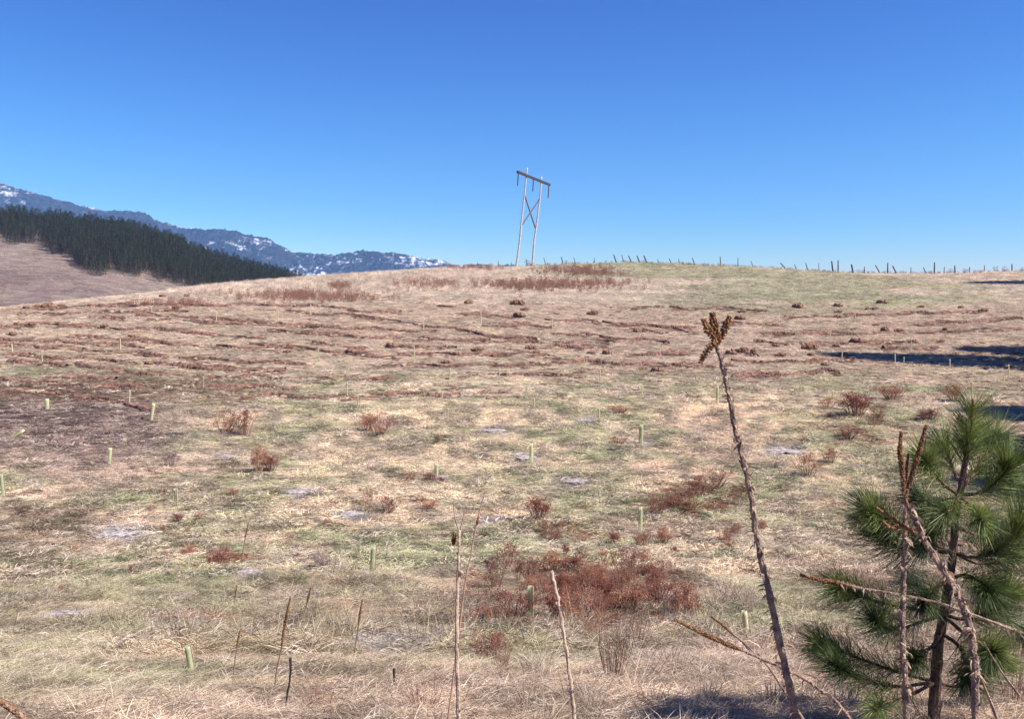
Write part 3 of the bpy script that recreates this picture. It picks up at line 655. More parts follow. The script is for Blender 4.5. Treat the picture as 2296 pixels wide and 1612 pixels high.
# ------------------------------------------------------------ fence posts on the crest
M_post = mat('old_post', (.13, .10, .095), (.05, .04, .04), 12, .9, .4, rnd=.3)
POSTS = [(1071,706,0,8,1),(1118,0,-1,10,1),(1146,0,0,6,1),(1183,0,-4,12,1),(1224,0,-5,13,1),(1263,0,-5,13,1.3),(1290,0,-4,11,1),(1332,0,0,9,.8),(1382,0,-7,14,1.6),(1398,0,-5,13,1.2),
 (1416,0,-8,12,1.6),(1434,0,-7,12,1.8),(1450,0,-8,13,1.8),(1476,0,-3,6,1),(1505,0,-6,9,1.2),(1523,0,-3,9,.9),(1557,0,-6,12,1.3),(1615,0,-2,17,1.2),(1653,0,0,16,.9),(1688,0,-6,11,1),
 (1762,0,-14,11,1.4),(1785,0,-6,9,1),(1810,0,-6,13,1.2),(1834,0,0,15,.8),(1866,0,-4,20,2.0),(1877,0,0,22,1.5),(1911,0,-4,15,2.2),(1936,0,0,11,1),(1972,0,-12,14,1.5),(1988,0,0,19,1.5),
 (2008,0,-9,13,1.7),(2040,0,0,10,1),(2074,0,-7,10,1.2),(2092,0,0,20,1.6),(2114,0,0,11,1),(2139,0,-2,13,1.5),(2171,0,0,9,1.1),(2204,0,0,12,1),(2266,0,-1,13,1.5)]
nm = {2.0: 'thick', 2.2: 'thick'}
for i, (a, _, dx, hp, th) in enumerate(POSTS):
    Yc = float(mono(np.array(a * 1.), CXS, CYD)) + .5; X = (a - CX) / FPX * Yc; zb = float(H(X, Yc)); m_ = Yc / FPX; h = hp * m_ * 1.12 + .25
    random.seed(500 + i); mb = MB(); top = Vector((dx * m_, random.uniform(-.1, .1), h)); rr = .065 * th
    mb.tube([Vector((0, 0, -.3)), top * .33, top * .7, top], [rr * 1.1, rr, rr * .95, rr * .8], 7, .12)
    o = mb.build('fence_post', M_post); o.location = (X, Yc, zb)
    look = 'strongly leaning' if abs(dx) > 8 else 'left leaning' if dx < -3 else 'upright'
    side = 'beside the power line frame' if a < 1300 else 'on the highest part of the crest' if a < 1600 else 'on the crest to the right'
    tag(o, '%s %s old fence post %s, %s from left' % ('thick' if th >= 1.8 else 'thin' if th < 1.1 else 'plain', look, side, ORD[i]), 'fence post', 'old fence posts along the hill crest')

# ------------------------------------------------------------ seedling tubes
M_tube = mat('seedling_tube_plastic', (.80, .80, .58), (.70, .70, .50), 5, .5, 0, trans=.7, rnd=.12)
M_tubep = mat('seedling_tube_aged', (.82, .74, .52), (.72, .63, .44), 5, .6, 0, trans=.5, rnd=.12)
M_stake = mat('wood_stake', (.40, .30, .20), (.22, .15, .10), 14, .9)
def tube_proto(m):
    t = thing('seedling_tube', 'x', 'seedling tube', (0, 0, 0))
    mb = MB(); n = 14; rings = 9
    for i in range(rings):
        zz = i / (rings - 1)
        for j in range(n):
            a = 2 * math.pi * j / n; rr = .062 * (1 + .04 * math.sin(zz * 9 + j)); mb.V.append(Vector((rr * math.cos(a), rr * math.sin(a), zz - .02)))
    for j in range(n):
        a = 2 * math.pi * j / n; mb.V.append(Vector((.054 * math.cos(a), .054 * math.sin(a), .985)))
    for j in range(n):
        a = 2 * math.pi * j / n; mb.V.append(Vector((.054 * math.cos(a), .054 * math.sin(a), .35)))
    for i in range(rings + 1):
        for j in range(n): mb.F.append((i*n+j, i*n+(j+1)%n, (i+1)*n+(j+1)%n, (i+1)*n+j))
    mb.build('sleeve', m, t, smooth=True)
    mb = MB(); mb.tube([Vector((.078, .02, -.1)), Vector((.077, .02, 1.03))], .012, 5); mb.build('stake', M_stake, t)
    return t
TUBES = {'near': [(1190,1396,84,16,0,'pale green seedling tube standing in the red brown weeds at front centre'),(1436,1196,60,10,0,'pale green seedling tube below the rusty weed bank right of centre'),
  (834,1284,60,13,.06,'faint green seedling tube left of the thin tall stalk'),(432,1520,74,15,-.16,'tilted pale green seedling tube at the lower left'),
  (1678,1456,90,15,-.12,'bleached seedling tube inside the pale grass clump beside the tall mullein'),(1191,1040,46,10,0,'pale seedling tube in the middle of the field with grey earth round its foot'),
  (395,1138,42,9,0,'pale green seedling tube on the left with dark earth at its foot'),(338,945,42,9,.18,'yellowish leaning seedling tube at the edge of the dull brown patch'),
  (245,1042,38,9,.08,'pale green seedling tube inside the dull purple brown patch'),(8,1112,50,9,-.1,'seedling tube with a dark foot at the left border'),
  (106,918,24,9,0,'short pale green seedling tube at the top of the dull brown patch'),(24,986,38,7,.95,'seedling tube fallen far over to the right at the left border'),
  (1438,1000,48,9,0,'pale seedling tube right of centre beside a small whitish mound'),(979,1072,32,9,0,'pale bluish seedling tube left of centre beside a pale mound'),
  (1608,908,44,8,0,'greenish seedling tube directly behind the tall mullein stem')],
 'far': [(95,815,28),(28,795,24),(270,787,28),(405,800,26),(300,722,20),(696,708,26),(623,716,22),(340,705,18),(715,812,30),(778,890,34),(802,921,36),(455,872,28),(485,720,20),(290,905,30),
  (1008,863,38),(991,900,24),(1003,948,34),(1180,887,22),(1440,887,24),(1344,948,34),(1198,918,26),(930,813,36),(1003,762,24),(950,742,34),(1079,728,30),(1239,745,28),(1346,861,34),
  (1887,811,24),(2007,817,24),(2026,822,22),(2130,825,20),(2262,847,30),(1861,765,24),(2043,789,30),(1868,898,22),(1795,884,26),(1917,722,20),(1710,742,20),(1600,765,20),(1480,790,22),(2180,880,24),(1560,860,24),(1120,850,24)]}
tp = tube_proto(M_tube); tq = tube_proto(M_tubep); first = {0: True, 1: True}
def put_tube(a, b, hp, wd, tilt, lb, aged, ry=None):
    p = at(a, b); h = hp * ppm(p); src = tq if aged else tp; sw = (wd * .85 * ppm(p)) / .124
    o = copy_tree(src, 'seedling_tube', p, random.uniform(0, 6.28) if abs(tilt) < .01 else 0., (sw, sw, h), ry=tilt)
    o['label'] = lb; o['group'] = 'seedling tubes planted across the hillside'
random.seed(77)
for a, b, hp, wd, tilt, lb in TUBES['near']: put_tube(a, b, hp, wd, tilt, lb, 'yellow' in lb or 'bleach' in lb)
bands = {'the top furrows': [q for q in TUBES['far'] if q[1] < 770], 'the middle furrows': [q for q in TUBES['far'] if 770 <= q[1] < 850], 'the grass just below the furrows': [q for q in TUBES['far'] if q[1] >= 850]}
for nmb, L_ in bands.items():
    for i, (a, b, hp) in enumerate(sorted(L_)):
        p = at(a, b); put_tube(a, b, hp, min(5, .085 / ppm(p)), random.uniform(-.05, .05), '%s from left of the small tubes on %s' % (ORD[i], nmb), random.random() < .55)
for o in (tp, tq):
    for ch in list(o.children): bpy.data.objects.remove(ch)
    bpy.data.objects.remove(o)

# ------------------------------------------------------------ rusty weeds
M_rust = mat('rusty_seed_heads', (.25, .078, .05), (.10, .03, .025), 20, .9, 0, rnd=.2)
M_stem = mat('dry_stems', (.36, .22, .16), (.20, .11, .08), 15, .9, 0, rnd=.2)
M_rusto = mat('orange_brown_seed_heads', (.36, .16, .09), (.20, .075, .045), 20, .9, 0, rnd=.25)
M_dull = mat('dull_twigs', (.27, .19, .18), (.14, .095, .095), 15, .9)
M_straw = mat('bleached_straw', (.62, .49, .38), (.42, .31, .24), 12, .85, 0, trans=.2)
def weed(seed, mhead, mstem, stems=12, heads=1., spread=.42, fl=.028):
    """unit high dry weed: stems and clumpy flat heads"""
    random.seed(seed); st = MB(); hd = MB()
    for i in range(stems):
        a = random.uniform(0, 6.28); rr = spread * math.sqrt(random.random()); h = random.uniform(.35, 1.) * (1 - .3 * rr / spread * random.random())
        tip = Vector((rr * math.cos(a), rr * math.sin(a), h)); b = Vector((rr * .25 * math.cos(a), rr * .25 * math.sin(a), -.05))
        mid = b.lerp(tip, .5) + Vector((random.gauss(0, .03), random.gauss(0, .03), .05)); st.tube([b, mid, tip], [.011, .008, .005], 4, cap=False)
        for k in range(random.choice((0, 1, 3, 5, 6))):
            s0 = mid.lerp(tip, random.uniform(.1, .95)); e = s0 + Vector((random.gauss(0, .09), random.gauss(0, .09), random.uniform(.03, .14)))
            st.tube([s0, e], [.005, .003], 3, cap=False)
            for _ in range(int(22 * heads)):
                q = e + Vector((random.gauss(0, .055), random.gauss(0, .055), random.gauss(0, .04)))
                hd.diamond(q, (random.gauss(0, 1), random.gauss(0, 1), random.gauss(.3, .6)), random.uniform(.6, 1.5) * fl, fl * random.uniform(.25, .5))
    return mesh('stems', st.V, st.F, mstem), (mesh('seed_heads', hd.V, hd.F, mhead) if hd.V else None)
PW = [weed(200 + i, M_rust if i % 2 else M_rusto, M_stem, 18 + 3 * i, .75, .52, .032) for i in range(6)]
PD = [weed(230 + i, M_dull, M_dull, 22, .7, .55, .03) for i in range(2)]
def put_weed(protos, k, a, b, wp, hp, name, lb, cat, grp, hs='seed_heads'):
    if b > 1275 and hs == 'seed_heads' and 1060 < a < 1600: hp *= 1.35
    p = at(a, b); m_ = ppm(p); t = thing(name, lb, cat, p, grp, random.uniform(0, 6.28)); s_ = wp * m_ / .85; t.scale = (s_, s_, hp * m_ * 1.08)
    st, hd = protos[k % len(protos)]; link('stems', st, t)
    if hd: link(hs, hd, t)
WEEDS = [(505,972,60,50,'broad rusty bush, left half of the pair above the left mid field'),(548,978,60,58,'dark footed rusty bush, right half of the pair in the left field'),(822,968,42,44,'rusty weed on the left of a pair above the centre left'),
 (850,978,52,52,'rusty weed on the right of a pair above the centre left'),(580,1064,40,62,'tall orange brown dry bush in the left mid field'),(608,1058,44,40,'low orange brown wisps beside the tall dry bush'),
 (825,1146,20,58,'narrow upright rusty weed left of the flat headed cluster'),(870,1152,48,38,'flat headed rusty cluster in the centre left'),(960,1145,50,26,'low rusty heads to the right of the flat headed cluster'),
 (918,1080,26,24,'small rusty scrap left of a pale mound in the centre'),(966,1078,30,18,'low red scrap touching a pale mound in the centre'),(1205,1172,62,60,'tall rusty weed with layered flat heads in the centre'),
 (1238,1212,36,36,'small rusty weed just below the layered one'),(365,1194,16,16,'tiny rusty weed, right of two beside the long grey patch'),(420,1194,14,16,'tiny rusty weed standing alone right of the long grey patch'),
 (328,1190,14,14,'tiny rusty weed at the tip of the long grey patch'),(425,1246,44,22,'dark red weed scrap left of the pile in the lower left'),(490,1266,66,30,'dark red weed pile in the lower left field'),
 (1600,1098,72,52,'large rusty weed at the top end of the bank by the tall mullein'),(1565,1118,60,50,'rusty weed in the upper middle of the bank'),(1520,1140,60,44,'rusty weed at the centre of the bank'),(1478,1158,56,50,'rusty weed at the lower end of the bank'),
 (1545,1152,50,34,'low rusty weed under the centre of the bank'),(1918,938,74,60,'largest rusty weed of the group at the upper right'),(1856,916,46,28,'small rusty weed left of the largest one at the upper right'),
 (1960,958,40,40,'rusty weed right and below the largest one at the upper right'),(2000,896,64,36,'rusty weed above and right of the largest at the upper right'),(1905,985,60,30,'low red weed below the largest one at the upper right'),
 (2140,900,50,38,'rusty weed just above the tip of the young pine'),(2085,945,50,30,'rusty weed on the left shoulder of the young pine'),(1812,1066,64,54,'orange brown wispy weed right of the tall mullein'),
 (1862,1040,46,34,'small orange brown weed up and right of the wispy one'),(1620,1220,34,24,'small rusty weed just left of the tall mullein at mid height'),(1440,1228,40,36,'rusty weed directly under the right centre tube'),
 (1486,1222,46,40,'rusty weed right of and below the right centre tube'),(1378,1222,34,30,'small rusty weed left of the right centre tube'),(1300,1215,40,22,'low rusty weed in the centre gap'),
 (1112,1322,50,56,'rusty weed at the far left of the front weed bank'),(1160,1308,30,50,'narrow rusty weed left of the front centre tube'),(1186,1316,36,60,'rusty weed rising behind the front centre tube'),
 (1235,1286,70,36,'flat rusty weed behind the thin forked stalk'),(1290,1290,60,36,'flat rusty weed right of the thin forked stalk'),(1345,1300,60,36,'rusty weed in the back of the front bank'),
 (1400,1312,64,60,'tall rusty weed in the centre of the front bank'),(1460,1300,60,40,'rusty weed right of centre in the front bank'),(1150,1395,90,60,'dark red weed mass left of the front centre tube'),
 (1090,1420,60,44,'rusty weed at the lower left of the front bank'),(1245,1392,60,60,'dark rusty weed between the tube and the grey stalk'),(1295,1412,90,76,'dark red weed mass right of the grey stalk'),
 (1350,1380,80,66,'red brown weed mass in the middle of the front bank'),(1410,1385,80,70,'red brown weed mass right of the middle of the front bank'),(1470,1370,76,56,'rusty weed towards the right end of the front bank'),
 (1535,1398,64,70,'rusty weed at the right end of the front bank'),(1500,1345,60,30,'low rusty weed above the right end of the front bank'),(1320,1330,70,40,'rusty weed at the back centre of the front bank'),
 (312,1458,54,34,'dark rusty weed at the lower left beside the tilted tube'),(262,1458,36,34,'thin dark weed left of the rusty one at lower left'),(280,1520,50,26,'low dark scrap below the rusty weed at lower left'),
 (136,1338,30,24,'small dark weed above the wide grey patch'),(170,1425,26,26,'small dark red weed below the wide grey patch'),(960,1416,34,26,'small dark red weed left of the pale tall stalk'),
 (1100,1500,70,60,'dry orange weed at the foot of the pale tall stalk'),(1390,930,40,20,'low rusty scrap right of the upper centre'),(1385,1000,36,24,'low rusty scrap near the upper right centre tube')]
for i, (a, b, wp, hp, lb) in enumerate(WEEDS): put_weed(PW, i, a, b, wp, hp, 'rusty_weed', lb, 'dry weed', 'rusty brown dry weeds')
random.seed(911)
for i, (a, b) in enumerate(sorted([(random.uniform(1180, 1760), random.gauss(1215, 28)) for _ in range(16)])): put_weed(PW, i + 1, a, b, random.uniform(16, 34), random.uniform(14, 30), 'rusty_weed', '%s from left of the tiny rusty weeds scattered uphill of the front bank' % ORD[i], 'dry weed', 'rusty brown dry weeds')
for i, (a, b) in enumerate(sorted([(random.uniform(100, 1000), random.gauss(1180, 90)) for _ in range(18)])): put_weed(PW, i, a, b, random.uniform(12, 30), random.uniform(10, 24), 'rusty_weed', '%s from left of the tiny rusty weeds strewn over the left field' % ORD[i], 'dry weed', 'rusty brown dry weeds')
random.seed(909); ex_ = sorted([(random.gauss(1310, 130), random.gauss(1350, 50)) for _ in range(24)])
for i, (a, b) in enumerate(ex_): put_weed(PW, i, a, b, random.uniform(30, 60), random.uniform(24, 58), 'rusty_weed', '%s from left of the thin rusty weeds filling the front bank' % ORD[i], 'dry weed', 'rusty brown dry weeds')
put_weed(PD, 0, 384, 1048, 36, 42, 'dull_bush', 'small grey purple rounded bush in the left mid field', 'bush', 'small dull grey bushes')
put_weed(PD, 1, 735, 1276, 62, 34, 'dull_bush', 'low grey purple bush in the lower centre left', 'bush', 'small dull grey bushes')
# far rusty patches on the upper hill, uncountable
PATCH = [(1290,608,85,10,170),(1260,640,110,13,230),(960,640,90,10,90),(1050,603,85,3.5,130),(690,668,170,13,300),(400,685,100,4,60),(760,645,22,8,40),(1350,615,60,7,60),(1380,640,60,8,40),(1180,645,60,12,90),(1110,642,60,8,60)]
P = []
for (cx, cy, rx, ry, n) in PATCH:
    for _ in range(n):
        a = at(random.gauss(cx, rx * .5), random.gauss(cy, ry * .5), maxY=190)
        if a.y < 178: P.append(a[:])
P = np.array(P); n = len(P); s_ = rng.uniform(.3, .75, n)
PF = []
for i in range(3):
    random.seed(260 + i); st = MB()
    for _ in range(26):
        a = random.uniform(0, 6.28); rr = .5 * math.sqrt(random.random()); q = Vector((rr * math.cos(a), rr * math.sin(a), random.uniform(.3, 1)))
        st.blade(Vector((q.x * .4, q.y * .4, 0)), q, .02, 0, 2); st.diamond(q - Vector((0, 0, .06)), (random.gauss(0, .4), random.gauss(0, .4), 1), .16, .05)
    PF.append(mesh('far_weed', st.V, st.F, mat('far_rust', (.33, .17, .12), (.19, .085, .065), 8, .9, 0)))
for _ in range(420):
    xd = random.uniform(1180, 2300); Yc = float(mono(np.array(xd), CXS, CYD)) + random.uniform(-3, 1.5); X = (xd - CX) / FPX * Yc; P = np.vstack([P, [X, Yc, float(H(X, Yc))]]); s_ = np.append(s_, random.uniform(.15, .5) * (2 if random.random() < .03 else 1))
n = len(P)
scatter('red_weed_patches', PF, P, np.stack([np.zeros(n), np.zeros(n), rng.uniform(0, 6.28, n)], -1), np.stack([s_, s_, s_], -1), rng.integers(0, 3, n), np.ones((n, 3)),
        'patches of red brown dead weeds on the upper hill and crest', 'weeds')

# ------------------------------------------------------------ dead mullein stalks
M_mst = mat('mullein_stem', (.42, .29, .21), (.14, .09, .09), 30, .9, .8, 8, bscale=160)
M_cap = mat('mullein_capsules', (.32, .165, .075), (.13, .06, .03), 60, .85, .5, 6)
M_leaf = mat('mullein_dead_leaf', (.50, .36, .24), (.22, .14, .10), 25, .9, .4, 6, trans=.2)
M_dark = mat('blackened_stalk', (.05, .035, .035), (.025, .02, .02), 20, .9)
def head_mesh(W, r, cap=.008, dens=1.):
    mb = MB(); n = max(4, int(sum((W[i+1] - W[i]).length for i in range(len(W)-1)) / (cap * .62) * dens)); L_ = rsm(W, n)
    mb.tube(L_, r * .35, 6)
    for i, p in enumerate(L_):
        t = i / (n - 1); d = (L_[min(i+1, n-1)] - L_[max(i-1, 0)]).normalized(); a = d.orthogonal().normalized(); c = d.cross(a)
        env = r * (.62 + .38 * math.sin(math.pi * min(1, t * 1.05 + .08))) * (.75 if t < .06 else 1); k = 7 if r > .006 else 5
        for j in range(k):
            if random.random() < .1: continue
            an = 2 * math.pi * (j / k) + i * .7 + random.uniform(-.2, .2); o = a * math.cos(an) + c * math.sin(an)
            mb.diamond(p + o * env * .3, o + d * random.uniform(.1, .9), env * random.uniform(.6, .95), cap * random.uniform(.38, .56))
    return mb
def shred(mb, p, ax, l, wd, droop):
    """a curled scrap of dead leaf hanging from p"""
    side = Vector((random.gauss(0, 1), random.gauss(0, 1), 0)).normalized(); pts = []; wds = []; q = p.copy(); d = (side * .7 + ax * random.uniform(-.3, .5)).normalized()
    for i in range(6):
        pts.append(q.copy()); wds.append(wd * (.35, .8, 1., .9, .6, .15)[i]); q = q + d * l / 5; d = (d + Vector((random.gauss(0, .25), random.gauss(0, .25), -droop))).normalized()
    mb.strip(pts, wds, (ax.cross(side) + Vector((random.gauss(0, .4), random.gauss(0, .4), random.gauss(0, .4)))).normalized())
def mullein(lb, stem, dep, wds, heads, shreds=0, name='mullein_stalk', m_stem=None, twigs=(), ground=True, cap=.008, headm=None, grp='dead mullein stalks'):
    """stem: photo points top to bottom, dep: depth at top and at bottom, wds: stem widths in photo units top, bottom"""
    k = len(stem); W = [at(a, b, dep[0] + (dep[1] - dep[0]) * i / (k - 1)) for i, (a, b) in enumerate(stem)]
    if ground:
        d = (W[-1] - W[-2]).normalized(); g = W[-1].copy(); d = (d + Vector((0, 0, -.5))).normalized(); q = 0
        while g.z > float(H(g.x, g.y)) - .02 and q < 400: g = g + d * .01; q += 1
        if (g - W[-1]).length > .02: W.append(g)
    root = W[-1].copy(); t = thing(name, lb, 'dead plant', root, grp)
    n = max(12, int(sum((W[i+1] - W[i]).length for i in range(len(W)-1)) / .02)); n = min(n, 120); L_ = rsm(W, n); mb = MB()
    m0, m1 = wds[0] * dep[0] / FPX / 2, wds[1] * dep[1] / FPX / 2
    for p in L_[1:-1]: p.x += random.gauss(0, m0 * .18); p.z += random.gauss(0, m0 * .1)
    mb.tube(L_, [(m0 + (m1 - m0) * i / (n - 1)) * random.uniform(.9, 1.12) for i in range(n)], 8, .1); mb.build('stem', m_stem or M_mst, t, root)
    for pts, hw, hd in heads:
        W2 = [at(a, b, hd) for a, b in pts]; head_mesh(W2, hw * hd / FPX / 2, cap).build('seed_head', headm or M_cap, t, root)
    if twigs:
        for pts, tw, hd in twigs:
            mb = MB(); W2 = rsm([at(a, b, hd) for a, b in pts], 12); mb.tube(W2, [tw * hd / FPX / 2 * (.5 + .5 * i / 11) for i in range(12)], 6, .1); mb.build('side_stem', m_stem or M_mst, t, root)
    if shreds:
        mb = MB()
        for _ in range(int(shreds * 1.5)):
            i = min(n - 2, int((random.random() ** .8) * (n - 1))); ax = (L_[i] - L_[i+1]).normalized(); rr = m0 + (m1 - m0) * i / n
            shred(mb, L_[i] + Vector((random.gauss(0, 1), random.gauss(0, 1), 0)).normalized() * rr * .8, ax, random.uniform(.012, .045), random.uniform(.003, .012), random.uniform(.2, .7))
        mb.build('dead_leaves', M_leaf, t, root)
        # dark withered scars and leaf stubs clasping the stem
        mb = MB()
        for _ in range(shreds):
            i = random.randint(1, n - 2); ax = (L_[i-1] - L_[i+1]).normalized(); o = Vector((random.gauss(0, 1), random.gauss(0, 1), 0)).normalized(); rr = m0 + (m1 - m0) * i / n
            mb.diamond(L_[i] + o * rr * .7, ax + o * random.uniform(.2, .8), random.uniform(.008, .022), random.uniform(.002, .005))
        mb.build('leaf_stubs', M_dark if random.random() < .2 else M_mst, t, root)
    return t
random.seed(31)
D = 3.2
mullein('tallest dead mullein, leaning left, with a candelabra of four brown seed heads', [(1606,775),(1621,823),(1633,881),(1645,945),(1662,1017),(1680,1090),(1697,1200),(1715,1290),(1740,1400),(1765,1520),(1783,1612)],
        (D, D - .1), (9, 19), [([(1610,772),(1603,740),(1598,703)], 28, D), ([(1606,768),(1594,748),(1585,735),(1579,718)], 23, D - .02), ([(1613,765),(1624,742),(1630,725),(1636,711)], 22, D + .02), ([(1604,768),(1595,776),(1580,795),(1571,812)], 19, D - .03)], 110, cap=.0105)
D = 3.0
mullein('upright dead mullein before the young pine with two tall knobbly seed heads', [(2031,1108),(2029,1160),(2029,1237),(2025,1335),(2023,1434),(2028,1507),(2033,1600)], (D, D), (8, 16),
        [([(2027,1108),(2022,1050),(2018,1010),(2021,970)], 15, D), ([(2033,1105),(2050,1050),(2064,1000),(2077,955)], 15, D + .03), ([(2030,1100),(2032,1060),(2037,1020)], 11, D + .05)], 90, twigs=[([(2033,1105),(2029,1125)], 8, D)])
D = 2.9
mullein('thick bent dead mullein curving down across the young pine trunk', [(2036,1134),(2052,1165),(2070,1207),(2104,1262),(2143,1325),(2173,1399),(2185,1483),(2188,1611)], (D, D - .1), (10, 20),
        [([(2070,1205),(2040,1190),(2005,1165),(1966,1140)], 11, D + .02), ([(2050,1195),(2020,1180),(1998,1185),(1980,1170)], 12, D), ([(2036,1136),(2030,1120),(2034,1100)], 12, D)], 130,
        twigs=[([(2271,1414),(2230,1398),(2192,1384),(2129,1362)], 10, D + .02), ([(2205,1440),(2240,1500),(2285,1560)], 6, D), ([(2190,1500),(2215,1560),(2235,1612)], 8, D)])
mullein('fallen dead mullein lying sideways, its knobbly head pointing left below the pine', [(1880,1308),(1922,1318),(2015,1334),(2100,1352),(2180,1380),(2290,1420),(2380,1480)], (3.15, 2.9), (5, 7),
        [([(1930,1319),(1880,1309),(1835,1300),(1796,1290)], 14, 3.15)], 40)
D = 3.3
mullein('low slanting mullein with a long knobbly head pointing up left beside the tallest one', [(1648,1452),(1705,1477),(1779,1510),(1834,1545),(1900,1605)], (D, D), (7, 7),
        [([(1665,1459),(1620,1441),(1570,1418),(1514,1391)], 14, D)], 24, twigs=[([(1700,1474),(1670,1445),(1641,1421)], 5, D)])
mullein('short brown seed spike above the low slanting mullein', [(1641,1421),(1665,1440),(1690,1470),(1725,1500)], (3.45, 3.45), (5, 6), [([(1643,1423),(1620,1402),(1596,1384)], 8, 3.45)], 0, ground=True)
mullein('mullein tip poking in at the bottom left corner', [(10,1580),(60,1618),(120,1680)], (2.6, 2.6), (10, 12), [([(60,1616),(20,1588),(-30,1556)], 16, 2.6)], 6)
M_pale = mat('pale_stalk', (.46, .33, .24), (.27, .18, .13), 22, .85, .4)
mullein('thin pale upright stalk with a forked top and small yellow brown clump', [(1030,1190),(1029,1240),(1025,1350),(1024,1450),(1029,1612)], (3.9, 3.7), (6, 11), [([(1018,1222),(1017,1195)], 16, 3.9)], 16, 'forked_stalk', M_pale,
        twigs=[([(1016,1125),(1020,1160),(1030,1195)], 4, 3.9), ([(1042,1145),(1036,1172),(1031,1200)], 4, 3.9)], grp='thin pale stalks')
mullein('slender leaning stem just right of the forked pale stalk', [(1087,1105),(1069,1173),(1055,1250),(1040,1330)], (4.2, 4.1), (3, 4), [([(1069,1178),(1073,1160)], 8, 4.15)], 0, 'slender_stem', M_stem, grp='thin pale stalks')
mullein('thin grey pink stalk leaning right in front of the red weeds', [(1237,1282),(1243,1310),(1252,1350),(1265,1428),(1278,1518),(1288,1611)], (3.9, 3.7), (7, 9), [], 26, 'thin_stalk', M_pale, grp='thin pale stalks')
# short spikes standing in the left foreground
SPIKES = [([(557,1173),(549,1210)], [(549,1210),(541,1262)], 4, 'fine red brown spike, farthest of the left group'),([(531,1313),(526,1358)], [(526,1358),(524,1372)], 4.5, 'very short dark spike in the left group'),
 ([(651,1343),(641,1390),(632,1450)], [(632,1450),(621,1505),(616,1560)], 8, 'tallest and thickest brown spike of the left group'),([(697,1318),(689,1352)], [(689,1352),(680,1385),(674,1404)], 6, 'dark tipped spike right of the tallest left spike'),
 ([(538,1416),(532,1450)], [(532,1450),(525,1500),(521,1560)], 6, 'brown spike with a black tip left of the tallest spike'),([(812,1347),(804,1400)], [(804,1400),(796,1455),(790,1488)], 6, 'brown spike on the right of the left group'),
 ([(839,1410),(834,1435)], [(834,1435),(824,1468)], 5, 'short fine spike at the right end of the left group')]
for hd, st, wd, lb in SPIKES:
    p = at(*st[-1]); dd = p.y
    mullein(lb, st, (dd, dd), (wd * .5, wd * .55), [(hd[::-1], wd, dd)], 0, 'seed_spike', M_stem, cap=.02 if dd > 8 else .012, ground=False, grp='short brown spikes in the left foreground')
for st, lb in (([(651,1476),(652,1500),(649,1526),(643,1570),(636,1620)], 'blackened crooked stalk below the tallest left spike'),([(769,1445),(786,1470),(792,1480)], 'short black stick leaning left near the right spikes'),
               ([(883,1800 - 300),(884,1560)], 'short black stub at the bottom left centre')):
    p = at(st[-1][0], min(1610, st[-1][1])); dd = p.y
    mullein(lb, st, (dd, dd), (6, 4), [], 0, 'black_stalk', M_dark, ground=False, grp='blackened stalks')

# ------------------------------------------------------------ twiggy weeds and bleached clumps in the foreground
def twiggy(seed, n=26, spread=.35, lean=.0, m=None, side=3):
    random.seed(seed); mb = MB()
    for i in range(n):
        a = random.uniform(0, 6.28); rr = spread * math.sqrt(random.random()); h = random.uniform(.5, 1.)
        b = Vector((rr * .3 * math.cos(a), rr * .3 * math.sin(a), -.04)); tip = Vector((rr * math.cos(a) + random.gauss(0, .08), rr * math.sin(a) + random.gauss(0, .08), h))
        mid = b.lerp(tip, .5) + Vector((random.gauss(0, .04), random.gauss(0, .04), 0)); mb.tube([b, mid, tip], [.008, .006, .003], 4, cap=False)
        for k in range(side):
            s0 = b.lerp(tip, random.uniform(.3, .9)); mb.tube([s0, s0 + Vector((random.gauss(0, .08), random.gauss(0, .08), random.uniform(.05, .16)))], [.004, .002], 3, cap=False)
    return mesh('twigs', mb.V, mb.F, m or M_stem)
TW = [twiggy(400, 30, .4, m=M_stem), twiggy(401, 22, .5, m=M_stem), twiggy(402, 46, .35, m=M_straw, side=1), twiggy(403, 16, .3, m=M_pale)]
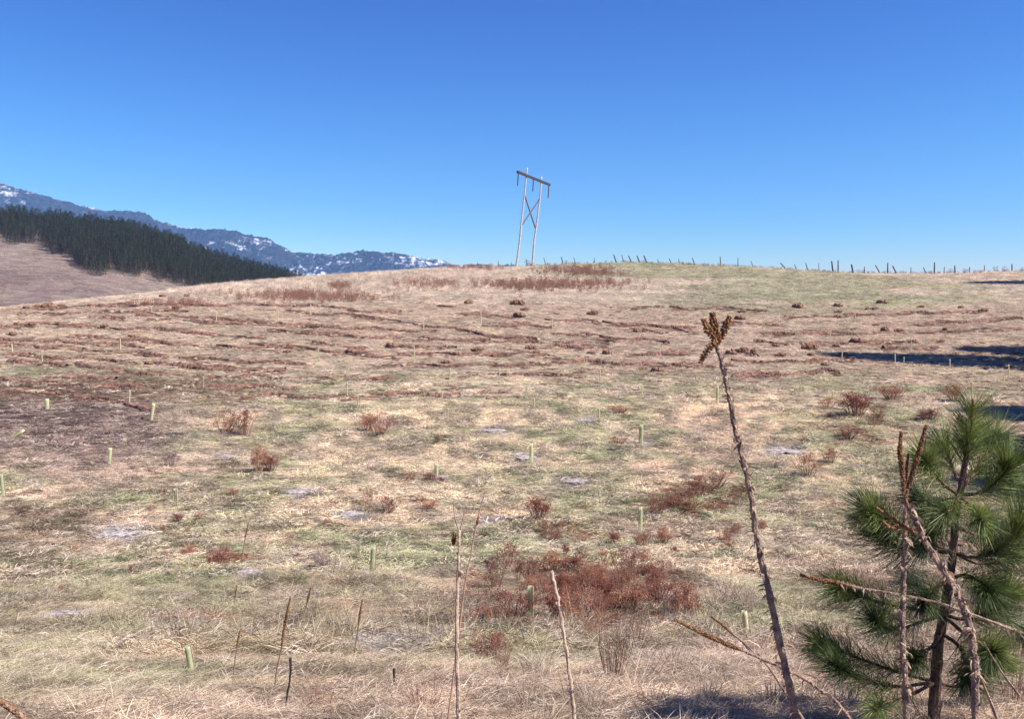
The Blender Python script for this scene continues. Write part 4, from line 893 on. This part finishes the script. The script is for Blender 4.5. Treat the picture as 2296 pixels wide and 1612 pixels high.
TWL = [(1372,1540,110,200,0,'tall twiggy dry bush in front of the front weed bank'),(1425,1470,70,150,1,'twiggy dry bush standing right behind the tall one'),(1072,1500,50,110,1,'twiggy orange stems right of the pale forked stalk'),
 (1125,1520,70,110,0,'wiry dry stems between the two thin stalks'),(1640,1350,120,60,2,'wide bleached grass clump left of the tallest mullein, rear half'),(1610,1372,110,60,2,'bleached upright grass, front left half of the clump'),
 (1682,1382,80,80,2,'bleached upright grass around the hidden tube'),(1730,1600,120,90,2,'bleached clump at the foot of the tallest mullein'),(1575,1590,130,90,2,'bleached tangle at the bottom edge right of centre'),
 (1460,1600,120,90,3,'pale twigs at the bottom edge in the centre'),(1330,1605,100,90,2,'pale tangle at the bottom right of the thin stalk'),(1180,1605,120,90,3,'pale twigs at the bottom between the two thin stalks'),
 (950,1610,110,110,0,'reddish twigs at the bottom left of the pale stalk'),(725,1620,90,90,1,'red twigs rising from the bottom edge in the left centre'),(700,1620,70,90,0,'fine dark twigs beside the red twigs at the bottom'),
 (605,1612,50,70,3,'pale thin stems at the bottom below the tallest spike'),(850,1600,90,60,3,'pale stems at the bottom right of the red twigs'),(905,1540,50,70,1,'crooked thin weed right of the broad pale heap'),
 (970,1474,30,76,3,'single straw stems left of the pale forked stalk'),(1500,1505,90,60,3,'pale wiry stems under the low slanting mullein'),(2180,1612,140,100,2,'bleached grass under the young pine on the right'),
 (1900,1610,130,80,2,'bleached grass between the tallest mullein and the young pine'),(2270,1612,90,180,0,'dry twigs in the bottom right corner'),(1830,1500,110,60,3,'pale stems left of the young pine'),
 (560,1395,30,40,3,'faint wisp between the left spikes'),(1215,1350,60,70,3,'straw stems between the front tube and the grey stalk'),(1320,1400,80,90,3,'straw stems in the middle of the front weed bank'),(1500,1400,70,80,2,'bleached grass at the right end of the front bank'),(1110,1410,60,60,1,'reddish twigs at the left end of the front bank'),(1370,1340,60,70,1,'reddish twigs at the back of the front bank'),(1415,1318,40,110,1,'reddish stem rising out of the front weed bank')]
for a, b, wp, hp, k, lb in TWL:
    dd = at(a, min(b, 1608)); p = dd; m_ = ppm(p); s_ = wp * m_ / .9
    t_ = link('twiggy_weed' if k != 2 else 'grass_clump', TW[k], loc=p); t_.scale = (s_, s_, hp * m_); t_.rotation_euler[2] = random.uniform(0, 6.28)
    tag(t_, lb, 'dry weed' if k != 2 else 'grass clump', 'twiggy dry weeds' if k != 2 else 'bleached grass clumps')

# ------------------------------------------------------------ young pine
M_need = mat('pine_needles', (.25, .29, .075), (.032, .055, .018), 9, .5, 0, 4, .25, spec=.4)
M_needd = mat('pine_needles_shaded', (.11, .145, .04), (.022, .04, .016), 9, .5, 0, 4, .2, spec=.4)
M_ybark = mat('young_pine_bark', (.22, .13, .09), (.07, .04, .035), 40, .9, .7)
M_bud = mat('pine_bud', (.30, .15, .09), (.16, .07, .045), 60, .8, .3)
D = 4.35
tr = [(2095,1590),(2100,1500),(2106,1434),(2124,1330),(2137,1240),(2143,1160),(2156,1085),(2166,1030),(2173,985),(2180,915)]
W = [at(a, b, D) for a, b in tr]; g = W[0].copy(); 
while g.z > float(H(g.x, g.y)) - .03: g.z -= .01
root = g.copy(); W = [g] + W
pt = thing('pine_sapling', 'young long needled pine at the right edge behind the dead mulleins', 'pine tree', root)
L_ = rsm(W, 60); mb = MB(); mb.tube(L_, [.030 - .022 * (i / 59) ** .8 for i in range(60)], 9, .12); mb.build('trunk', M_ybark, pt, root)
def needles(path, n, l, mbn, fwd=.55, start=.15, wd=.0022, dirbias=None):
    m = len(path)
    for _ in range(n):
        t = start + (1 - start) * random.random() ** .8; k = min(m - 2, int(t * (m - 1))); p = path[k].lerp(path[k + 1], t * (m - 1) - k); d = (path[k + 1] - path[k]).normalized()
        o = Vector((random.gauss(0, 1), random.gauss(0, 1), random.gauss(0, 1))); o = (o - d * o.dot(d)).normalized()
        f = fwd * random.uniform(.5, 1.6); v = (o + d * f).normalized(); ll = l * random.uniform(.65, 1.1); e = p + v * ll + Vector((0, 0, -.012 * random.random()))
        mbn.blade(p, e, wd * random.uniform(.8, 1.3), sag=random.gauss(0, .006), seg=3)
# leader
lead = [at(a, b, D) for a, b in ((2156,1085),(2166,1030),(2173,985),(2180,915))]
mn = MB(); needles(rsm(lead, 20), 800, .17, mn, .9, .2); mn.build('leader_needles', M_need, pt, root)
mb = MB(); mb.tube(rsm([at(2180,920,D), at(2182,903,D), at(2181,893,D)], 5), [.007, .008, .007, .005, .001], 7)
for q in range(4):
    an = q * 1.6; b0 = at(2180,915,D); mb.tube([b0, b0 + Vector((.012 * math.cos(an), .012 * math.sin(an), .018))], [.004, .002], 5)
mb.build('bud', M_bud, pt, root)
# branch: photo path, depth at tip, needle count, needle length, dark?
BR = [([(2150,1110),(2120,1090),(2090,1055),(2072,1030)],4.2,1100,.13,0),([(2150,1110),(2200,1105),(2245,1070),(2262,1040)],4.3,1200,.14,0),([(2150,1110),(2170,1080),(2215,1010),(2232,975)],4.6,1100,.14,0),
 ([(2150,1110),(2130,1120),(2090,1125),(2050,1110)],4.6,700,.13,1),([(2150,1110),(2165,1125),(2190,1150),(2200,1165)],4.0,700,.12,0),([(2150,1110),(2148,1115),(2135,1140),(2120,1150)],4.05,600,.12,0),
 ([(2138,1240),(2080,1215),(2010,1180),(1945,1140)],4.15,1500,.14,0),([(2138,1240),(2075,1235),(2010,1225),(1960,1190)],4.3,1200,.14,1),([(2138,1240),(2190,1250),(2250,1225),(2290,1175)],4.2,1400,.15,0),
 ([(2138,1240),(2200,1265),(2270,1250),(2320,1215)],4.5,900,.14,1),([(2138,1240),(2120,1200),(2080,1160),(2060,1150)],4.8,800,.13,1),([(2138,1240),(2160,1215),(2200,1190),(2225,1180)],4.8,800,.13,1),
 ([(2115,1380),(2040,1365),(1950,1345),(1880,1315)],4.2,1500,.13,0),([(2115,1380),(2050,1400),(1990,1410),(1960,1390)],4.05,1000,.13,1),([(2115,1380),(2170,1390),(2220,1370),(2260,1330)],4.2,1400,.14,0),
 ([(2115,1380),(2160,1420),(2200,1450),(2225,1460)],4.0,1200,.14,0),([(2115,1380),(2080,1330),(2050,1310),(2035,1300)],4.8,500,.12,1),
 ([(2098,1530),(2020,1510),(1920,1475),(1840,1445)],4.2,1700,.13,0),([(2098,1530),(2010,1540),(1930,1525),(1870,1490)],4.0,1300,.12,1),([(2098,1530),(2040,1560),(1990,1575),(1960,1590)],3.9,600,.11,0),
 ([(2098,1530),(2150,1540),(2200,1520),(2240,1490)],4.3,800,.13,0),
 ([(2130,1300),(2160,1290),(2190,1300),(2215,1320)],4.1,1000,.13,1),([(2130,1300),(2110,1310),(2085,1330),(2070,1350)],4.1,900,.12,1),([(2150,1100),(2190,1060),(2235,1060),(2280,1085)],4.7,1200,.14,1),
 ([(2142,1180),(2110,1180),(2090,1200),(2075,1215)],4.1,900,.12,1),([(2142,1180),(2190,1200),(2230,1205),(2265,1225)],4.6,1200,.14,1),([(2110,1420),(2150,1450),(2165,1490),(2170,1520)],4.05,900,.13,1),
 ([(2110,1420),(2090,1450),(2060,1470),(2045,1480)],4.15,800,.12,1),([(2115,1380),(2190,1350),(2260,1390),(2300,1420)],4.6,1100,.14,1),([(2155,1085),(2140,1060),(2125,1020),(2115,1000)],4.5,900,.13,0)]
for i, (path, dt, n, l, dk) in enumerate(BR):
    random.seed(600 + i); k = len(path); P3 = rsm([at(a, b, D + (dt - D) * j / (k - 1)) for j, (a, b) in enumerate(path)], 18); mb = MB()
    mb.tube(P3, [.009 - .0055 * j / 17 for j in range(18)], 6, .15); br = mb.build('branch', M_ybark, pt, root)
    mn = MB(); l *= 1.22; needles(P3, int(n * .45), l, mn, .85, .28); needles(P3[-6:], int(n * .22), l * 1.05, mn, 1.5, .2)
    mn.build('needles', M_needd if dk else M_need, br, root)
# a fresh grassy green tuft at the right bottom is part of the grass cover

# ------------------------------------------------------------ haze
def haze():
    x0, x1, y0, y1, z0, z1 = -9000., 9000., -9000., 9000., -2000., 700.
    zmin = float(V[:, 2].min()) - 1; z0 = min(zmin, -62) - 1
    Vb = [(x, y, z) for x in (-7300, 7300) for y in (-7300, 7300) for z in (z0, 900)]
    Fb = [(0,1,3,2),(4,6,7,5),(0,4,5,1),(2,3,7,6),(0,2,6,4),(1,5,7,3)]
    m = bpy.data.materials.new('haze_air'); t, N, L = nodes_of(m); out = N.new('ShaderNodeOutputMaterial'); v = N.new('ShaderNodeVolumePrincipled')
    v.inputs['Color'].default_value = (.25, .46, 1, 1); v.inputs['Density'].default_value = .00009; v.inputs['Anisotropy'].default_value = 0.
    L.new(v.outputs[0], out.inputs['Volume'])
    tag(link('haze', mesh('haze', Vb, Fb, m)), kind='stuff')
haze()
print('objects', len(bpy.data.objects), 'ground zmin', V[:, 2].min())
